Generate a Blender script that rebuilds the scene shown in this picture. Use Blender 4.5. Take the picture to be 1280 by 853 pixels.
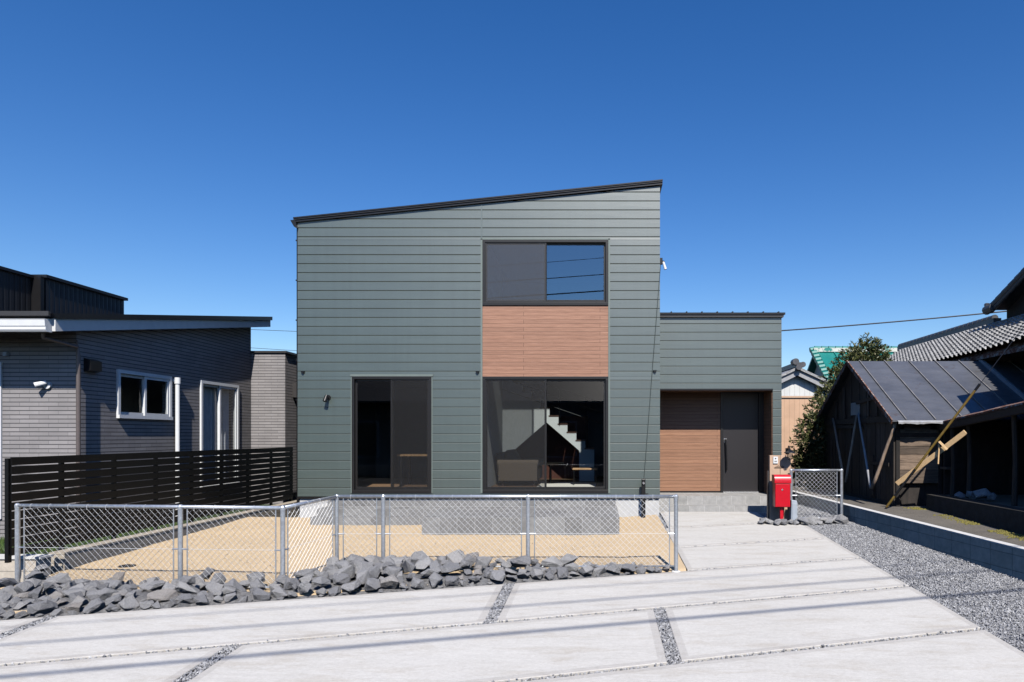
import bpy, bmesh, math, random
import numpy as np
from mathutils import Vector, Matrix, noise as mnoise
R = math.radians
rng = random.Random(7)
for o in list(bpy.data.objects): bpy.data.objects.remove(o)
scene = bpy.context.scene
COL = scene.collection
# ------------------------------------------------------------------ camera, sky, sun, exposure
FPX, CX, CY, EYE = 870.0, 750.0, 545.0, 1.6
cam = bpy.data.cameras.new("camera"); camo = bpy.data.objects.new("camera", cam); COL.objects.link(camo)
camo.location = (0, 0, EYE); camo.rotation_euler = (R(90), 0, 0)
cam.sensor_width = 36; cam.lens = FPX/1280*36
cam.shift_x = -(CX-640)/1280; cam.shift_y = (CY-426.5)/1280
cam.clip_start = .05; cam.clip_end = 3000
scene.camera = camo
SUN = Vector((.18, -1, 1.04)).normalized()
w = bpy.data.worlds.new("World"); scene.world = w; w.use_nodes = True
nt = w.node_tree; bg = nt.nodes['Background']
sky = nt.nodes.new('ShaderNodeTexSky'); sky.sky_type = 'NISHITA'; sky.sun_disc = False
sky.sun_elevation = math.asin(SUN.z); sky.sun_rotation = math.atan2(SUN.x, SUN.y)
sky.altitude = 0; sky.air_density = 1.0; sky.dust_density = 0.25; sky.ozone_density = 3.0
hs = nt.nodes.new('ShaderNodeHueSaturation'); hs.inputs['Hue'].default_value = .511; hs.inputs['Saturation'].default_value = 1.34; hs.inputs['Value'].default_value = 1.82
nt.links.new(sky.outputs[0], hs.inputs['Color']); nt.links.new(hs.outputs[0], bg.inputs[0]); bg.inputs[1].default_value = .058
sl = bpy.data.lights.new("sun", 'SUN'); sl.energy = 5.0; sl.angle = R(.5); sl.color = (1, .955, .89)
so = bpy.data.objects.new("sun", sl); COL.objects.link(so)
so.rotation_euler = SUN.to_track_quat('Z', 'Y').to_euler(); so.location = (5, -20, 30)
vs = scene.view_settings; vs.view_transform = 'Standard'; vs.look = 'None'; vs.gamma = 1; vs.exposure = 0.34
vs.use_curve_mapping = False
scene.cycles.diffuse_bounces = 0

def at(px, py, Y):
    return Vector(((px-CX)*Y/FPX, Y, EYE+(CY-py)*Y/FPX))
def gz(y): return .06-.045*(14.1-y)            # driveway slope
def sz(y): return -.02-.03*(13.8-y)            # sand slope

# ------------------------------------------------------------------ materials
def newmat(name):
    m = bpy.data.materials.new(name); m.use_nodes = True
    t = m.node_tree; b = t.nodes['Principled BSDF']
    return m, t, b
def N(t, typ, **kw):
    n = t.nodes.new(typ)
    for k, v in kw.items():
        if k.startswith('i_'): n.inputs[k[2:].replace('_', ' ')].default_value = v
        else: setattr(n, k, v)
    return n
def ramp(t, fac, stops):
    r = t.nodes.new('ShaderNodeValToRGB'); e = r.color_ramp.elements
    while len(e) < len(stops): e.new(.5)
    for i, (p, c) in enumerate(stops):
        e[i].position = p; e[i].color = (*c, 1)
    t.links.new(fac, r.inputs[0]); return r.outputs[0]
def pos(t, scale=(1, 1, 1), obj=False):
    if obj:
        src = N(t, 'ShaderNodeTexCoord').outputs['Object']
    else:
        src = N(t, 'ShaderNodeNewGeometry').outputs['Position']
    mp = N(t, 'ShaderNodeMapping'); mp.inputs['Scale'].default_value = scale
    t.links.new(src, mp.inputs[0]); return mp.outputs[0]
def noise(t, scale, detail=4, rough=.6, vec=None, dist=0):
    n = N(t, 'ShaderNodeTexNoise'); n.inputs['Scale'].default_value = scale
    n.inputs['Detail'].default_value = detail; n.inputs['Roughness'].default_value = rough
    n.inputs['Distortion'].default_value = dist
    if vec is None: vec = pos(t)
    t.links.new(vec, n.inputs['Vector']); return n.outputs[0]
def math_(t, op, a, b=None, c=None):
    n = N(t, 'ShaderNodeMath', operation=op)
    for i, v in enumerate((a, b, c)):
        if v is None: continue
        if isinstance(v, (int, float)): n.inputs[i].default_value = v
        else: t.links.new(v, n.inputs[i])
    return n.outputs[0]
def mixc(t, fac, a, b, mode='MIX'):
    n = N(t, 'ShaderNodeMix', data_type='RGBA', blend_type=mode)
    for i, v in ((0, fac), (6, a), (7, b)):
        if isinstance(v, (int, float)): n.inputs[i].default_value = v
        elif isinstance(v, tuple): n.inputs[i].default_value = (*v, 1)
        else: t.links.new(v, n.inputs[i])
    return n.outputs[2]
def bump(t, b, h, strength=.3, dist=.01):
    n = N(t, 'ShaderNodeBump'); n.inputs['Strength'].default_value = strength; n.inputs['Distance'].default_value = dist
    t.links.new(h, n.inputs['Height']); t.links.new(n.outputs[0], b.inputs['Normal'])
def wallcoord(t, su=1, sv=1):
    g = N(t, 'ShaderNodeNewGeometry'); p = N(t, 'ShaderNodeSeparateXYZ'); n = N(t, 'ShaderNodeSeparateXYZ')
    t.links.new(g.outputs['Position'], p.inputs[0]); t.links.new(g.outputs['True Normal'], n.inputs[0])
    ax = math_(t, 'GREATER_THAN', math_(t, 'ABSOLUTE', n.outputs[0]), .6)
    az = math_(t, 'GREATER_THAN', math_(t, 'ABSOLUTE', n.outputs[2]), .6)
    def mx(f, a, b): return math_(t, 'ADD', math_(t, 'MULTIPLY', a, math_(t, 'SUBTRACT', 1, f)), math_(t, 'MULTIPLY', b, f))
    u = mx(ax, p.outputs[0], p.outputs[1]); v = mx(az, p.outputs[2], p.outputs[1])
    c = N(t, 'ShaderNodeCombineXYZ'); t.links.new(math_(t, 'MULTIPLY', u, su), c.inputs[0]); t.links.new(math_(t, 'MULTIPLY', v, sv), c.inputs[1])
    return c.outputs[0]
def plain(name, col, rough=.5, metal=0, var=.15, scale=8, bmp=0, bscale=60, spec=.5, obj=False):
    m, t, b = newmat(name)
    v = noise(t, scale, 5, .65, pos(t, obj=obj))
    c0 = tuple(max(0, x*(1-var)) for x in col); c1 = tuple(min(1, x*(1+var)) for x in col)
    t.links.new(ramp(t, v, [(.3, c0), (.7, c1)]), b.inputs['Base Color'])
    b.inputs['Roughness'].default_value = rough; b.inputs['Metallic'].default_value = metal
    b.inputs['Specular IOR Level'].default_value = spec
    if bmp: bump(t, b, noise(t, bscale, 4, .7, pos(t, obj=obj)), bmp, .01)
    return m
M = {}
# green siding with a faint satin sheen and slow tone drift
m, t, b = newmat('siding'); M['siding'] = m
v = noise(t, 1.3, 3, .5, pos(t, (.6, 1, 5.6))); v2 = noise(t, 120, 2, .5, pos(t, (.2, 1, 1)))
c = ramp(t, v, [(.3, (.045, .065, .056)), (.7, (.054, .076, .066))])
t.links.new(mixc(t, .15, c, ramp(t, v2, [(.35, (.039, .057, .048)), (.65, (.059, .082, .072))])), b.inputs['Base Color'])
st = noise(t, 1, 4, .6, pos(t, (9, 1, .35)))
bd = N(t, 'ShaderNodeTexWhiteNoise', noise_dimensions='1D'); sx_ = N(t, 'ShaderNodeSeparateXYZ'); t.links.new(pos(t), sx_.inputs[0])
t.links.new(math_(t, 'FLOOR', math_(t, 'MULTIPLY', math_(t, 'SUBTRACT', sx_.outputs[2], .387), 1/.1778)), bd.inputs['W'])
c = mixc(t, .5, b.inputs['Base Color'].links[0].from_socket, ramp(t, st, [(.3, (.86, .86, .85)), (.6, (1.08, 1.08, 1.08))]), 'MULTIPLY')
c = mixc(t, 1, c, ramp(t, bd.outputs['Value'], [(0, (.95, .95, .95)), (1, (1.05, 1.05, 1.05))]), 'MULTIPLY')
t.links.new(c, b.inputs['Base Color'])
b.inputs['Roughness'].default_value = .40; b.inputs['IOR'].default_value = 2.05
bump(t, b, noise(t, 2.2, 3, .5, pos(t, (.5, 1, 3))), .12, .01)
M['siding_trim'] = plain('siding_trim', (.15, .18, .165), .45, var=.06)
M['dark_metal'] = plain('dark_metal', (.012, .0115, .0125), .38, .2, var=.2, scale=4)
M['roof_metal'] = plain('roof_metal', (.016, .016, .019), .4, .3, var=.2, scale=3)
M['fascia'] = plain('fascia', (.06, .056, .055), .4, .3, var=.1)
M['frame'] = plain('frame', (.006, .0055, .0055), .45, .0, var=.2, scale=6)
M['sash'] = plain('sash', (.007, .0065, .0065), .45, .0, var=.2, scale=6)
def woodpanel(name, cols, pitch):
    m, t, b = newmat(name)
    vec = wallcoord(t)
    mp = N(t, 'ShaderNodeMapping'); mp.inputs['Scale'].default_value = (1.1, 34, 1); t.links.new(vec, mp.inputs[0])
    n1 = noise(t, 1.6, 6, .68, mp.outputs[0], .6)
    mp2 = N(t, 'ShaderNodeMapping'); mp2.inputs['Scale'].default_value = (3.5, 150, 1); t.links.new(vec, mp2.inputs[0])
    n2 = noise(t, 1.0, 3, .6, mp2.outputs[0])
    br = N(t, 'ShaderNodeTexBrick', offset=.37, offset_frequency=2); t.links.new(vec, br.inputs['Vector'])
    br.inputs['Scale'].default_value = 1; br.inputs['Brick Width'].default_value = 4.1; br.inputs['Row Height'].default_value = pitch
    br.inputs['Mortar Size'].default_value = .0035; br.inputs['Mortar Smooth'].default_value = .3
    br.inputs['Color1'].default_value = (.88, .88, .88, 1); br.inputs['Color2'].default_value = (1.06, 1.06, 1.06, 1); br.inputs['Mortar'].default_value = (.30, .28, .27, 1)
    c = ramp(t, n1, [(.3, cols[0]), (.48, cols[1]), (.7, cols[2])])
    c = mixc(t, .5, c, ramp(t, n2, [(.3, tuple(x*.62 for x in cols[1])), (.65, cols[2])]))
    c = mixc(t, 1, c, br.outputs[0], 'MULTIPLY')
    t.links.new(c, b.inputs['Base Color']); b.inputs['Roughness'].default_value = .6
    bump(t, b, math_(t, 'SUBTRACT', 1, br.outputs[1]), .3, .004)
    return m
M['wood'] = woodpanel('wood', ((.16, .07, .042), (.305, .15, .092), (.435, .235, .155)), .0765)
M['porch_wood'] = woodpanel('porch_wood', ((.18, .078, .042), (.30, .148, .083), (.40, .215, .13)), .0765)
M['foundation'] = plain('foundation', (.50, .495, .485), .85, var=.06, scale=5, bmp=.1)
# glass: clear pane with a mirror-like first surface
def glassmat(name, f0, tint, gcol):
    m, t, b = newmat(name); M[name] = m
    t.nodes.remove(b); out = t.nodes['Material Output']
    tr = N(t, 'ShaderNodeBsdfTransparent'); tr.inputs[0].default_value = (*tint, 1)
    gl = N(t, 'ShaderNodeBsdfGlossy'); gl.inputs['Roughness'].default_value = .0; gl.inputs[0].default_value = (*gcol, 1)
    lwt = N(t, 'ShaderNodeLayerWeight'); lwt.inputs[0].default_value = .5
    f = math_(t, 'MULTIPLY_ADD', math_(t, 'POWER', lwt.outputs['Facing'], 5), 1-f0, f0)
    mx = N(t, 'ShaderNodeMixShader'); t.links.new(f, mx.inputs[0]); t.links.new(tr.outputs[0], mx.inputs[1]); t.links.new(gl.outputs[0], mx.inputs[2]); t.links.new(mx.outputs[0], out.inputs[0])
glassmat('glass', .05, (.88, .9, .89), (1, 1, 1))
glassmat('coated_glass', .27, (.72, .78, .8), (.75, .92, 1))      # heat mirror glass of the upper window
# fly screen
m, t, b = newmat('fly_screen'); M['fly_screen'] = m
b.inputs['Base Color'].default_value = (.010, .010, .011, 1); b.inputs['Roughness'].default_value = .6
sc = noise(t, 1, 3, .6, pos(t, (160, 1, 12)))
b.inputs['Alpha'].default_value = .42
t.links.new(math_(t, 'MULTIPLY_ADD', sc, .22, .32), b.inputs['Alpha'])
M['dense_screen'] = M['fly_screen'].copy(); M['dense_screen'].name = 'dense_screen'
for n_ in M['dense_screen'].node_tree.nodes:
    if n_.type == 'BSDF_PRINCIPLED': n_.inputs['Base Color'].default_value = (.050, .052, .058, 1)
    if n_.type == 'MATH' and n_.operation == 'MULTIPLY_ADD': n_.inputs[1].default_value = .45; n_.inputs[2].default_value = .38
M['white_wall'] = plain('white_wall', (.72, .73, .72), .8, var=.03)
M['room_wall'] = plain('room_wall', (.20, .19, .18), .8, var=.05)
M['floor_wood'] = woodpanel('floor_wood', ((.14, .075, .04), (.24, .14, .08), (.32, .2, .12)), .09)
M['niche'] = plain('niche', (.10, .03, .017), .7, var=.2)
M['tread'] = plain('tread', (.10, .05, .035), .5, var=.25, scale=20)
M['black_steel'] = plain('black_steel', (.012, .012, .013), .4, .3, var=.2)
M['sofa'] = plain('sofa', (.16, .125, .095), .9, var=.15, scale=40, bmp=.3, bscale=250)
M['oak'] = plain('oak', (.42, .25, .12), .5, var=.25, scale=12)
M['rug'] = plain('rug', (.6, .58, .54), .95, var=.1, scale=40, bmp=.5)
# tiles
def tilemat(name, cols, w, h, mortar, msize=.004, offset=0.0, ox=0, oy=0, rough=.6):
    m, t, b = newmat(name)
    vec = wallcoord(t)
    mp = N(t, 'ShaderNodeMapping'); mp.inputs['Location'].default_value = (ox, oy, 0); t.links.new(vec, mp.inputs[0])
    br = N(t, 'ShaderNodeTexBrick', offset=offset); t.links.new(mp.outputs[0], br.inputs['Vector'])
    br.inputs['Scale'].default_value = 1; br.inputs['Brick Width'].default_value = w; br.inputs['Row Height'].default_value = h
    br.inputs['Mortar Size'].default_value = msize; br.inputs['Mortar Smooth'].default_value = .1; br.inputs['Bias'].default_value = 0
    br.inputs['Color1'].default_value = (*cols[0], 1); br.inputs['Color2'].default_value = (*cols[1], 1); br.inputs['Mortar'].default_value = (*mortar, 1)
    n1 = noise(t, 9, 6, .7)
    c = mixc(t, .55, br.outputs[0], ramp(t, n1, [(.3, (.55, .55, .55)), (.7, (1.25, 1.25, 1.25))]), 'MULTIPLY')
    t.links.new(c, b.inputs['Base Color']); b.inputs['Roughness'].default_value = rough
    bump(t, b, math_(t, 'SUBTRACT', 1, br.outputs[1]), .6, .006)
    return m
M['step_tile'] = tilemat('step_tile', ((.19, .185, .178), (.27, .265, .255)), .303, .303, (.42, .41, .39), oy=.083)
M['porch_tile'] = tilemat('porch_tile', ((.31, .305, .29), (.40, .39, .375)), .303, .303, (.55, .54, .52), oy=-.05)
m, t, b = newmat('brick_siding'); M['brick_siding'] = m
vec = wallcoord(t); br = N(t, 'ShaderNodeTexBrick', offset=.5); t.links.new(vec, br.inputs['Vector'])
br.inputs['Scale'].default_value = 1; br.inputs['Brick Width'].default_value = .303; br.inputs['Row Height'].default_value = .0665
br.inputs['Mortar Size'].default_value = .0034; br.inputs['Bias'].default_value = 0
br.inputs['Color1'].default_value = (.235, .222, .222, 1); br.inputs['Color2'].default_value = (.285, .27, .27, 1); br.inputs['Mortar'].default_value = (.15, .144, .147, 1)
sp_ = N(t, 'ShaderNodeSeparateXYZ'); t.links.new(vec, sp_.inputs[0])
fr_ = math_(t, 'FRACT', math_(t, 'MULTIPLY', sp_.outputs[1], 1/.0665))
gr_ = math_(t, 'LESS_THAN', math_(t, 'ABSOLUTE', math_(t, 'SUBTRACT', fr_, .5)), .395)     # 1 on the tile, 0 in the deep bed joint
n1 = noise(t, 3, 4)
c = mixc(t, 1, br.outputs[0], ramp(t, n1, [(.3, (.92, .92, .92)), (.7, (1.08, 1.07, 1.07))]), 'MULTIPLY')
c = mixc(t, gr_, (.06, .058, .06), c)
t.links.new(c, b.inputs['Base Color']); b.inputs['Roughness'].default_value = .75
bump(t, b, gr_, .5, .006)
M['block'] = tilemat('block', ((.47, .42, .35), (.54, .48, .41)), .40, .20, (.30, .27, .23), .006, .0, oy=.1, rough=.9)
M['tan_block'] = tilemat('tan_block', ((.36, .31, .25), (.42, .37, .30)), .40, .20, (.26, .23, .19), .005, .5, oy=.07, rough=.9)
M['wall_cap'] = plain('wall_cap', (.6, .59, .57), .85, var=.1, scale=10, bmp=.1)
# concrete slabs
def concrete(name, a, c2, rough=.85):
    m, t, b = newmat(name)
    n1 = noise(t, .9, 6, .65, pos(t, (1, 2.4, 1))); n2 = noise(t, 14, 6, .75, pos(t, (.35, 1.6, 1))); n3 = noise(t, 300, 3, .6)
    n4 = noise(t, 3.2, 5, .7, pos(t, (.5, 1.8, 1)), .5)
    c = ramp(t, n1, [(.32, a), (.66, c2)])
    c = mixc(t, .35, c, ramp(t, n2, [(.3, tuple(x*.78 for x in a)), (.62, tuple(min(1, x*1.1) for x in c2))]))
    c = mixc(t, ramp(t, n4, [(.50, (0, 0, 0)), (.72, (.75, .75, .75))]), c, tuple(x*y for x, y in zip(a, (.80, .73, .635))))
    n5 = noise(t, 45, 4, .8, pos(t, (.6, 1.3, 1)))
    c = mixc(t, .18, c, ramp(t, n3, [(.4, (.2, .2, .2)), (.6, (.8, .8, .8))]))
    c = mixc(t, .16, c, ramp(t, n5, [(.35, (.25, .24, .23)), (.62, (.72, .72, .72))]))
    t.links.new(c, b.inputs['Base Color']); b.inputs['Roughness'].default_value = rough
    b.inputs['Specular IOR Level'].default_value = .3
    bump(t, b, noise(t, 90, 5, .7, pos(t, (.4, 1.4, 1))), .25, .006)
    return m
M['concrete'] = concrete('concrete', (.475, .447, .397), (.57, .543, .493))
M['concrete_edge'] = concrete('concrete_edge', (.385, .355, .31), (.47, .44, .395), .75)
# sand
m, t, b = newmat('sand'); M['sand'] = m
n1 = noise(t, 1.2, 5, .6); n2 = noise(t, 55, 5, .75); n3 = noise(t, 240, 3, .7)
c = ramp(t, n1, [(.3, (.56, .41, .24)), (.7, (.65, .49, .30))])
c = mixc(t, .45, c, ramp(t, n2, [(.3, (.38, .265, .14)), (.5, (.58, .43, .255)), (.7, (.70, .565, .38))]))
c = mixc(t, .35, c, ramp(t, n3, [(.35, (.36, .255, .15)), (.65, (.70, .57, .4))]))
t.links.new(c, b.inputs['Base Color']); b.inputs['Roughness'].default_value = .95
bump(t, b, math_(t, 'ADD', math_(t, 'MULTIPLY', n2, 1.0), n3), .5, .014)
# gravel
m, t, b = newmat('gravel'); M['gravel'] = m
vo = N(t, 'ShaderNodeTexVoronoi'); vo.inputs['Scale'].default_value = 62; t.links.new(pos(t), vo.inputs['Vector'])
gi = N(t, 'ShaderNodeSeparateColor'); t.links.new(vo.outputs['Color'], gi.inputs[0])
t.links.new(ramp(t, gi.outputs[0], [(.0, (.10, .105, .12)), (.5, (.22, .225, .245)), (1, (.40, .41, .43))]), b.inputs['Base Color'])
b.inputs['Roughness'].default_value = .9
bump(t, b, math_(t, 'SUBTRACT', 1, vo.outputs['Distance']), .8, .02)
# loose stones: tone by island
m, t, b = newmat('gravel_stone'); M['gravel_stone'] = m
g = N(t, 'ShaderNodeNewGeometry')
t.links.new(ramp(t, g.outputs['Random Per Island'], [(.0, (.17, .172, .18)), (.4, (.27, .27, .282)), (.8, (.37, .37, .38)), (1, (.50, .50, .50))]), b.inputs['Base Color'])
b.inputs['Roughness'].default_value = .9
# rock
def rockmat(name, stops):
    m, t, b = newmat(name)
    oi = N(t, 'ShaderNodeObjectInfo'); tc = pos(t, obj=True)
    n1 = noise(t, 7, 6, .7, tc); n2 = noise(t, 60, 4, .75, tc)
    c = ramp(t, oi.outputs['Random'], stops)
    c = mixc(t, .6, c, ramp(t, n1, [(.3, (.7, .7, .71)), (.7, (1.3, 1.29, 1.28))]), 'MULTIPLY')
    c = mixc(t, .45, c, ramp(t, n2, [(.35, (.65, .65, .65)), (.65, (1.4, 1.4, 1.4))]), 'MULTIPLY')
    t.links.new(c, b.inputs['Base Color']); b.inputs['Roughness'].default_value = .92; b.inputs['Specular IOR Level'].default_value = .25
    bump(t, b, math_(t, 'ADD', n1, math_(t, 'MULTIPLY', n2, .5)), .9, .03)
    return m
M['rock'] = rockmat('rock', [(.0, (.23, .23, .242)), (.5, (.32, .318, .325)), (.90, (.38, .375, .375)), (.96, (.34, .31, .285)), (1, (.42, .415, .415))])
M['stone_bed'] = plain('stone_bed', (.13, .128, .13), .95, var=.6, scale=30, bmp=1, bscale=45)
M['pale_rock'] = rockmat('pale_rock', [(.0, (.26, .26, .27)), (.5, (.33, .33, .335)), (1, (.42, .415, .41))])
M['galv'] = plain('galv', (.50, .53, .57), .38, .75, var=.2, scale=25)
M['galv_wire'] = plain('galv_wire', (.78, .79, .80), .5, .2, var=.1)
M['black_slat'] = plain('black_slat', (.003, .003, .0033), .5, .0, spec=.25, var=.2, scale=5)
M['white_frame'] = plain('white_frame', (.72, .73, .74), .4, var=.04)
M['white_fascia'] = plain('white_fascia', (.66, .66, .65), .6, var=.05)
M['brown_pipe'] = plain('brown_pipe', (.11, .09, .085), .45, var=.1)
M['curtain'] = plain('curtain', (.55, .56, .62), .9, var=.1)
M['red_paint'] = plain('red_paint', (.52, .006, .018), .28, var=.06, spec=.6)
M['tan_board'] = plain('tan_board', (.50, .34, .235), .65, var=.1, scale=10)
M['silver'] = plain('silver', (.65, .65, .66), .25, .9, var=.05)
M['plastic_grey'] = plain('plastic_grey', (.34, .38, .43), .5, var=.1)
M['white_plastic'] = plain('white_plastic', (.7, .7, .7), .4, var=.03)
# old timber
def oldwood(name, a, c2, sx):
    m, t, b = newmat(name)
    n1 = noise(t, 1, 6, .7, pos(t, sx), .4); n2 = noise(t, 3, 5, .7)
    c = ramp(t, n1, [(.3, a), (.68, c2)])
    c = mixc(t, .5, c, ramp(t, n2, [(.3, (.5, .5, .5)), (.7, (1.3, 1.28, 1.25))]), 'MULTIPLY')
    gi_ = N(t, 'ShaderNodeNewGeometry')
    c = mixc(t, 1, c, ramp(t, gi_.outputs['Random Per Island'], [(0, (.5, .5, .5)), (.6, (1, 1, 1)), (1, (1.9, 1.85, 1.8))]), 'MULTIPLY')
    t.links.new(c, b.inputs['Base Color']); b.inputs['Roughness'].default_value = .85
    bump(t, b, n1, .6, .01); return m
M['seam'] = plain('seam', (.20, .19, .185), .55, .1, var=.3)
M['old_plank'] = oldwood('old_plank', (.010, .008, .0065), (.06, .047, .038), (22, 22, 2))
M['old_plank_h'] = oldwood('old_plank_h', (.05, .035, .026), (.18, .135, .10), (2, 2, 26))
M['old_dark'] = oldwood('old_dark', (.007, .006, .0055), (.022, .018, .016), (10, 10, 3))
M['bamboo'] = oldwood('bamboo', (.22, .15, .105), (.46, .34, .25), (30, 30, 2))
M['lumber'] = plain('lumber', (.74, .50, .26), .6, var=.12, scale=15)
m, t, b = newmat('shed_roof'); M['shed_roof'] = m
n1 = noise(t, 1, 6, .7, pos(t, (2, 6, 2))); n2 = noise(t, 1.1, 4, .6)
c = mixc(t, .5, ramp(t, n1, [(.3, (.10, .105, .118)), (.7, (.20, .205, .225))]), ramp(t, n2, [(.3, (.115, .12, .135)), (.7, (.19, .195, .21))]))
t.links.new(c, b.inputs['Base Color']); b.inputs['Roughness'].default_value = .36; b.inputs['Metallic'].default_value = .45
n3 = noise(t, 3.5, 6, .75, pos(t, (1, 1, 1)), .6)
c = mixc(t, ramp(t, n3, [(.60, (0, 0, 0)), (.74, (.8, .8, .8))]), c, (.11, .065, .045))
t.links.new(c, b.inputs['Base Color'])
bump(t, b, math_(t, 'ADD', math_(t, 'MULTIPLY', n1, .3), math_(t, 'MULTIPLY', n2, 4)), .5, .03)
m, t, b = newmat('rust'); M['rust'] = m
n1 = noise(t, 9, 6, .75)
t.links.new(ramp(t, n1, [(.38, (.07, .022, .012)), (.5, (.16, .06, .03)), (.62, (.40, .36, .33))]), b.inputs['Base Color']); b.inputs['Roughness'].default_value = .85
M['kawara'] = plain('kawara', (.27, .265, .26), .5, .0, var=.55, scale=11, spec=.6)
M['kawara_dark'] = plain('kawara_dark', (.07, .07, .075), .5, var=.3, scale=9)
m, t, b = newmat('green_roof'); M['green_roof'] = m
n1 = noise(t, 2, 5, .7)
t.links.new(ramp(t, n1, [(.35, (.005, .15, .13)), (.7, (.008, .20, .17))]), b.inputs['Base Color']); b.inputs['Roughness'].default_value = .5
m, t, b = newmat('green_ridge'); M['green_ridge'] = m
n1 = noise(t, 2.4, 5, .75)
t.links.new(ramp(t, n1, [(.42, (.01, .2, .17)), (.52, (.55, .56, .5)), (.8, (.62, .62, .58))]), b.inputs['Base Color'])
def ribbed(name, col, pitch, dark=.6):
    m, t, b = newmat(name)
    vec = wallcoord(t); s = N(t, 'ShaderNodeSeparateXYZ'); t.links.new(vec, s.inputs[0])
    f = math_(t, 'FRACT', math_(t, 'MULTIPLY', s.outputs[0], 1/pitch))
    h = math_(t, 'SMOOTH_MIN', math_(t, 'MULTIPLY', math_(t, 'ABSOLUTE', math_(t, 'SUBTRACT', f, .5)), 4), 1, .2)
    n1 = noise(t, 2, 4)
    c = mixc(t, 1, ramp(t, n1, [(.3, tuple(x*.9 for x in col)), (.7, tuple(x*1.08 for x in col))]), ramp(t, h, [(0, (dark,)*3), (.35, (1, 1, 1))]), 'MULTIPLY')
    t.links.new(c, b.inputs['Base Color']); b.inputs['Roughness'].default_value = .55
    bump(t, b, h, .6, .012); return m
M['beige_rib'] = ribbed('beige_rib', (.52, .33, .21), .22, .75)
M['white_rib'] = ribbed('white_rib', (.60, .60, .58), .22, .75)
M['black_rib'] = ribbed('black_rib', (.010, .0105, .013), .11, .5)
M['verge'] = plain('verge', (.30, .30, .31), .6, var=.15)
# vegetation
def leafmat(name, stops):
    m, t, b = newmat(name)
    g = N(t, 'ShaderNodeNewGeometry')
    t.links.new(ramp(t, g.outputs['Random Per Island'], stops), b.inputs['Base Color'])
    b.inputs['Roughness'].default_value = .5; b.inputs['Specular IOR Level'].default_value = .5
    b.inputs['Subsurface Weight'].default_value = 0
    return m
M['leaf'] = leafmat('leaf', [(0, (.03, .042, .012)), (.5, (.065, .08, .022)), (.85, (.12, .13, .045)), (1, (.22, .20, .085))])
M['bark'] = plain('bark', (.07, .055, .04), .9, var=.3, scale=20, bmp=.5)
M['grass'] = leafmat('grass', [(0, (.03, .07, .01)), (.6, (.06, .12, .02)), (1, (.12, .15, .04))])
M['lawn'] = plain('lawn', (.03, .05, .014), .95, var=.35, scale=20, bmp=.5)
m, t, b = newmat('path'); M['path'] = m
n1 = noise(t, 2.2, 6, .7); n2 = noise(t, 60, 4, .7)
c = ramp(t, n1, [(.3, (.065, .055, .044)), (.7, (.15, .13, .105))])
c = mixc(t, .4, c, ramp(t, n2, [(.3, (.06, .055, .05)), (.7, (.26, .24, .21))]))
t.links.new(c, b.inputs['Base Color']); b.inputs['Roughness'].default_value = .95; bump(t, b, n2, .5, .02)
M['moss'] = plain('moss', (.15, .13, .03), .95, var=.4, scale=30, bmp=.8)
M['stone_wall'] = plain('stone_wall', (.032, .029, .026), .95, var=.5, scale=6, bmp=.8, bscale=12)
M['asphalt'] = plain('asphalt', (.05, .05, .052), .9, var=.2, scale=40, bmp=.4, bscale=120)
M['earth'] = plain('earth', (.15, .13, .10), .95, var=.2, scale=3)
M['yellow'] = plain('yellow', (.17, .11, .02), .55, var=.35, scale=14)
M['cable'] = plain('cable', (.016, .02, .03), .5, var=.1)
M['wire_shadow_grey'] = plain('wire_shadow_grey', (.055, .068, .064), .5, var=.1)
M['stucco'] = plain('stucco', (.42, .40, .36), .9, var=.08)

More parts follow.
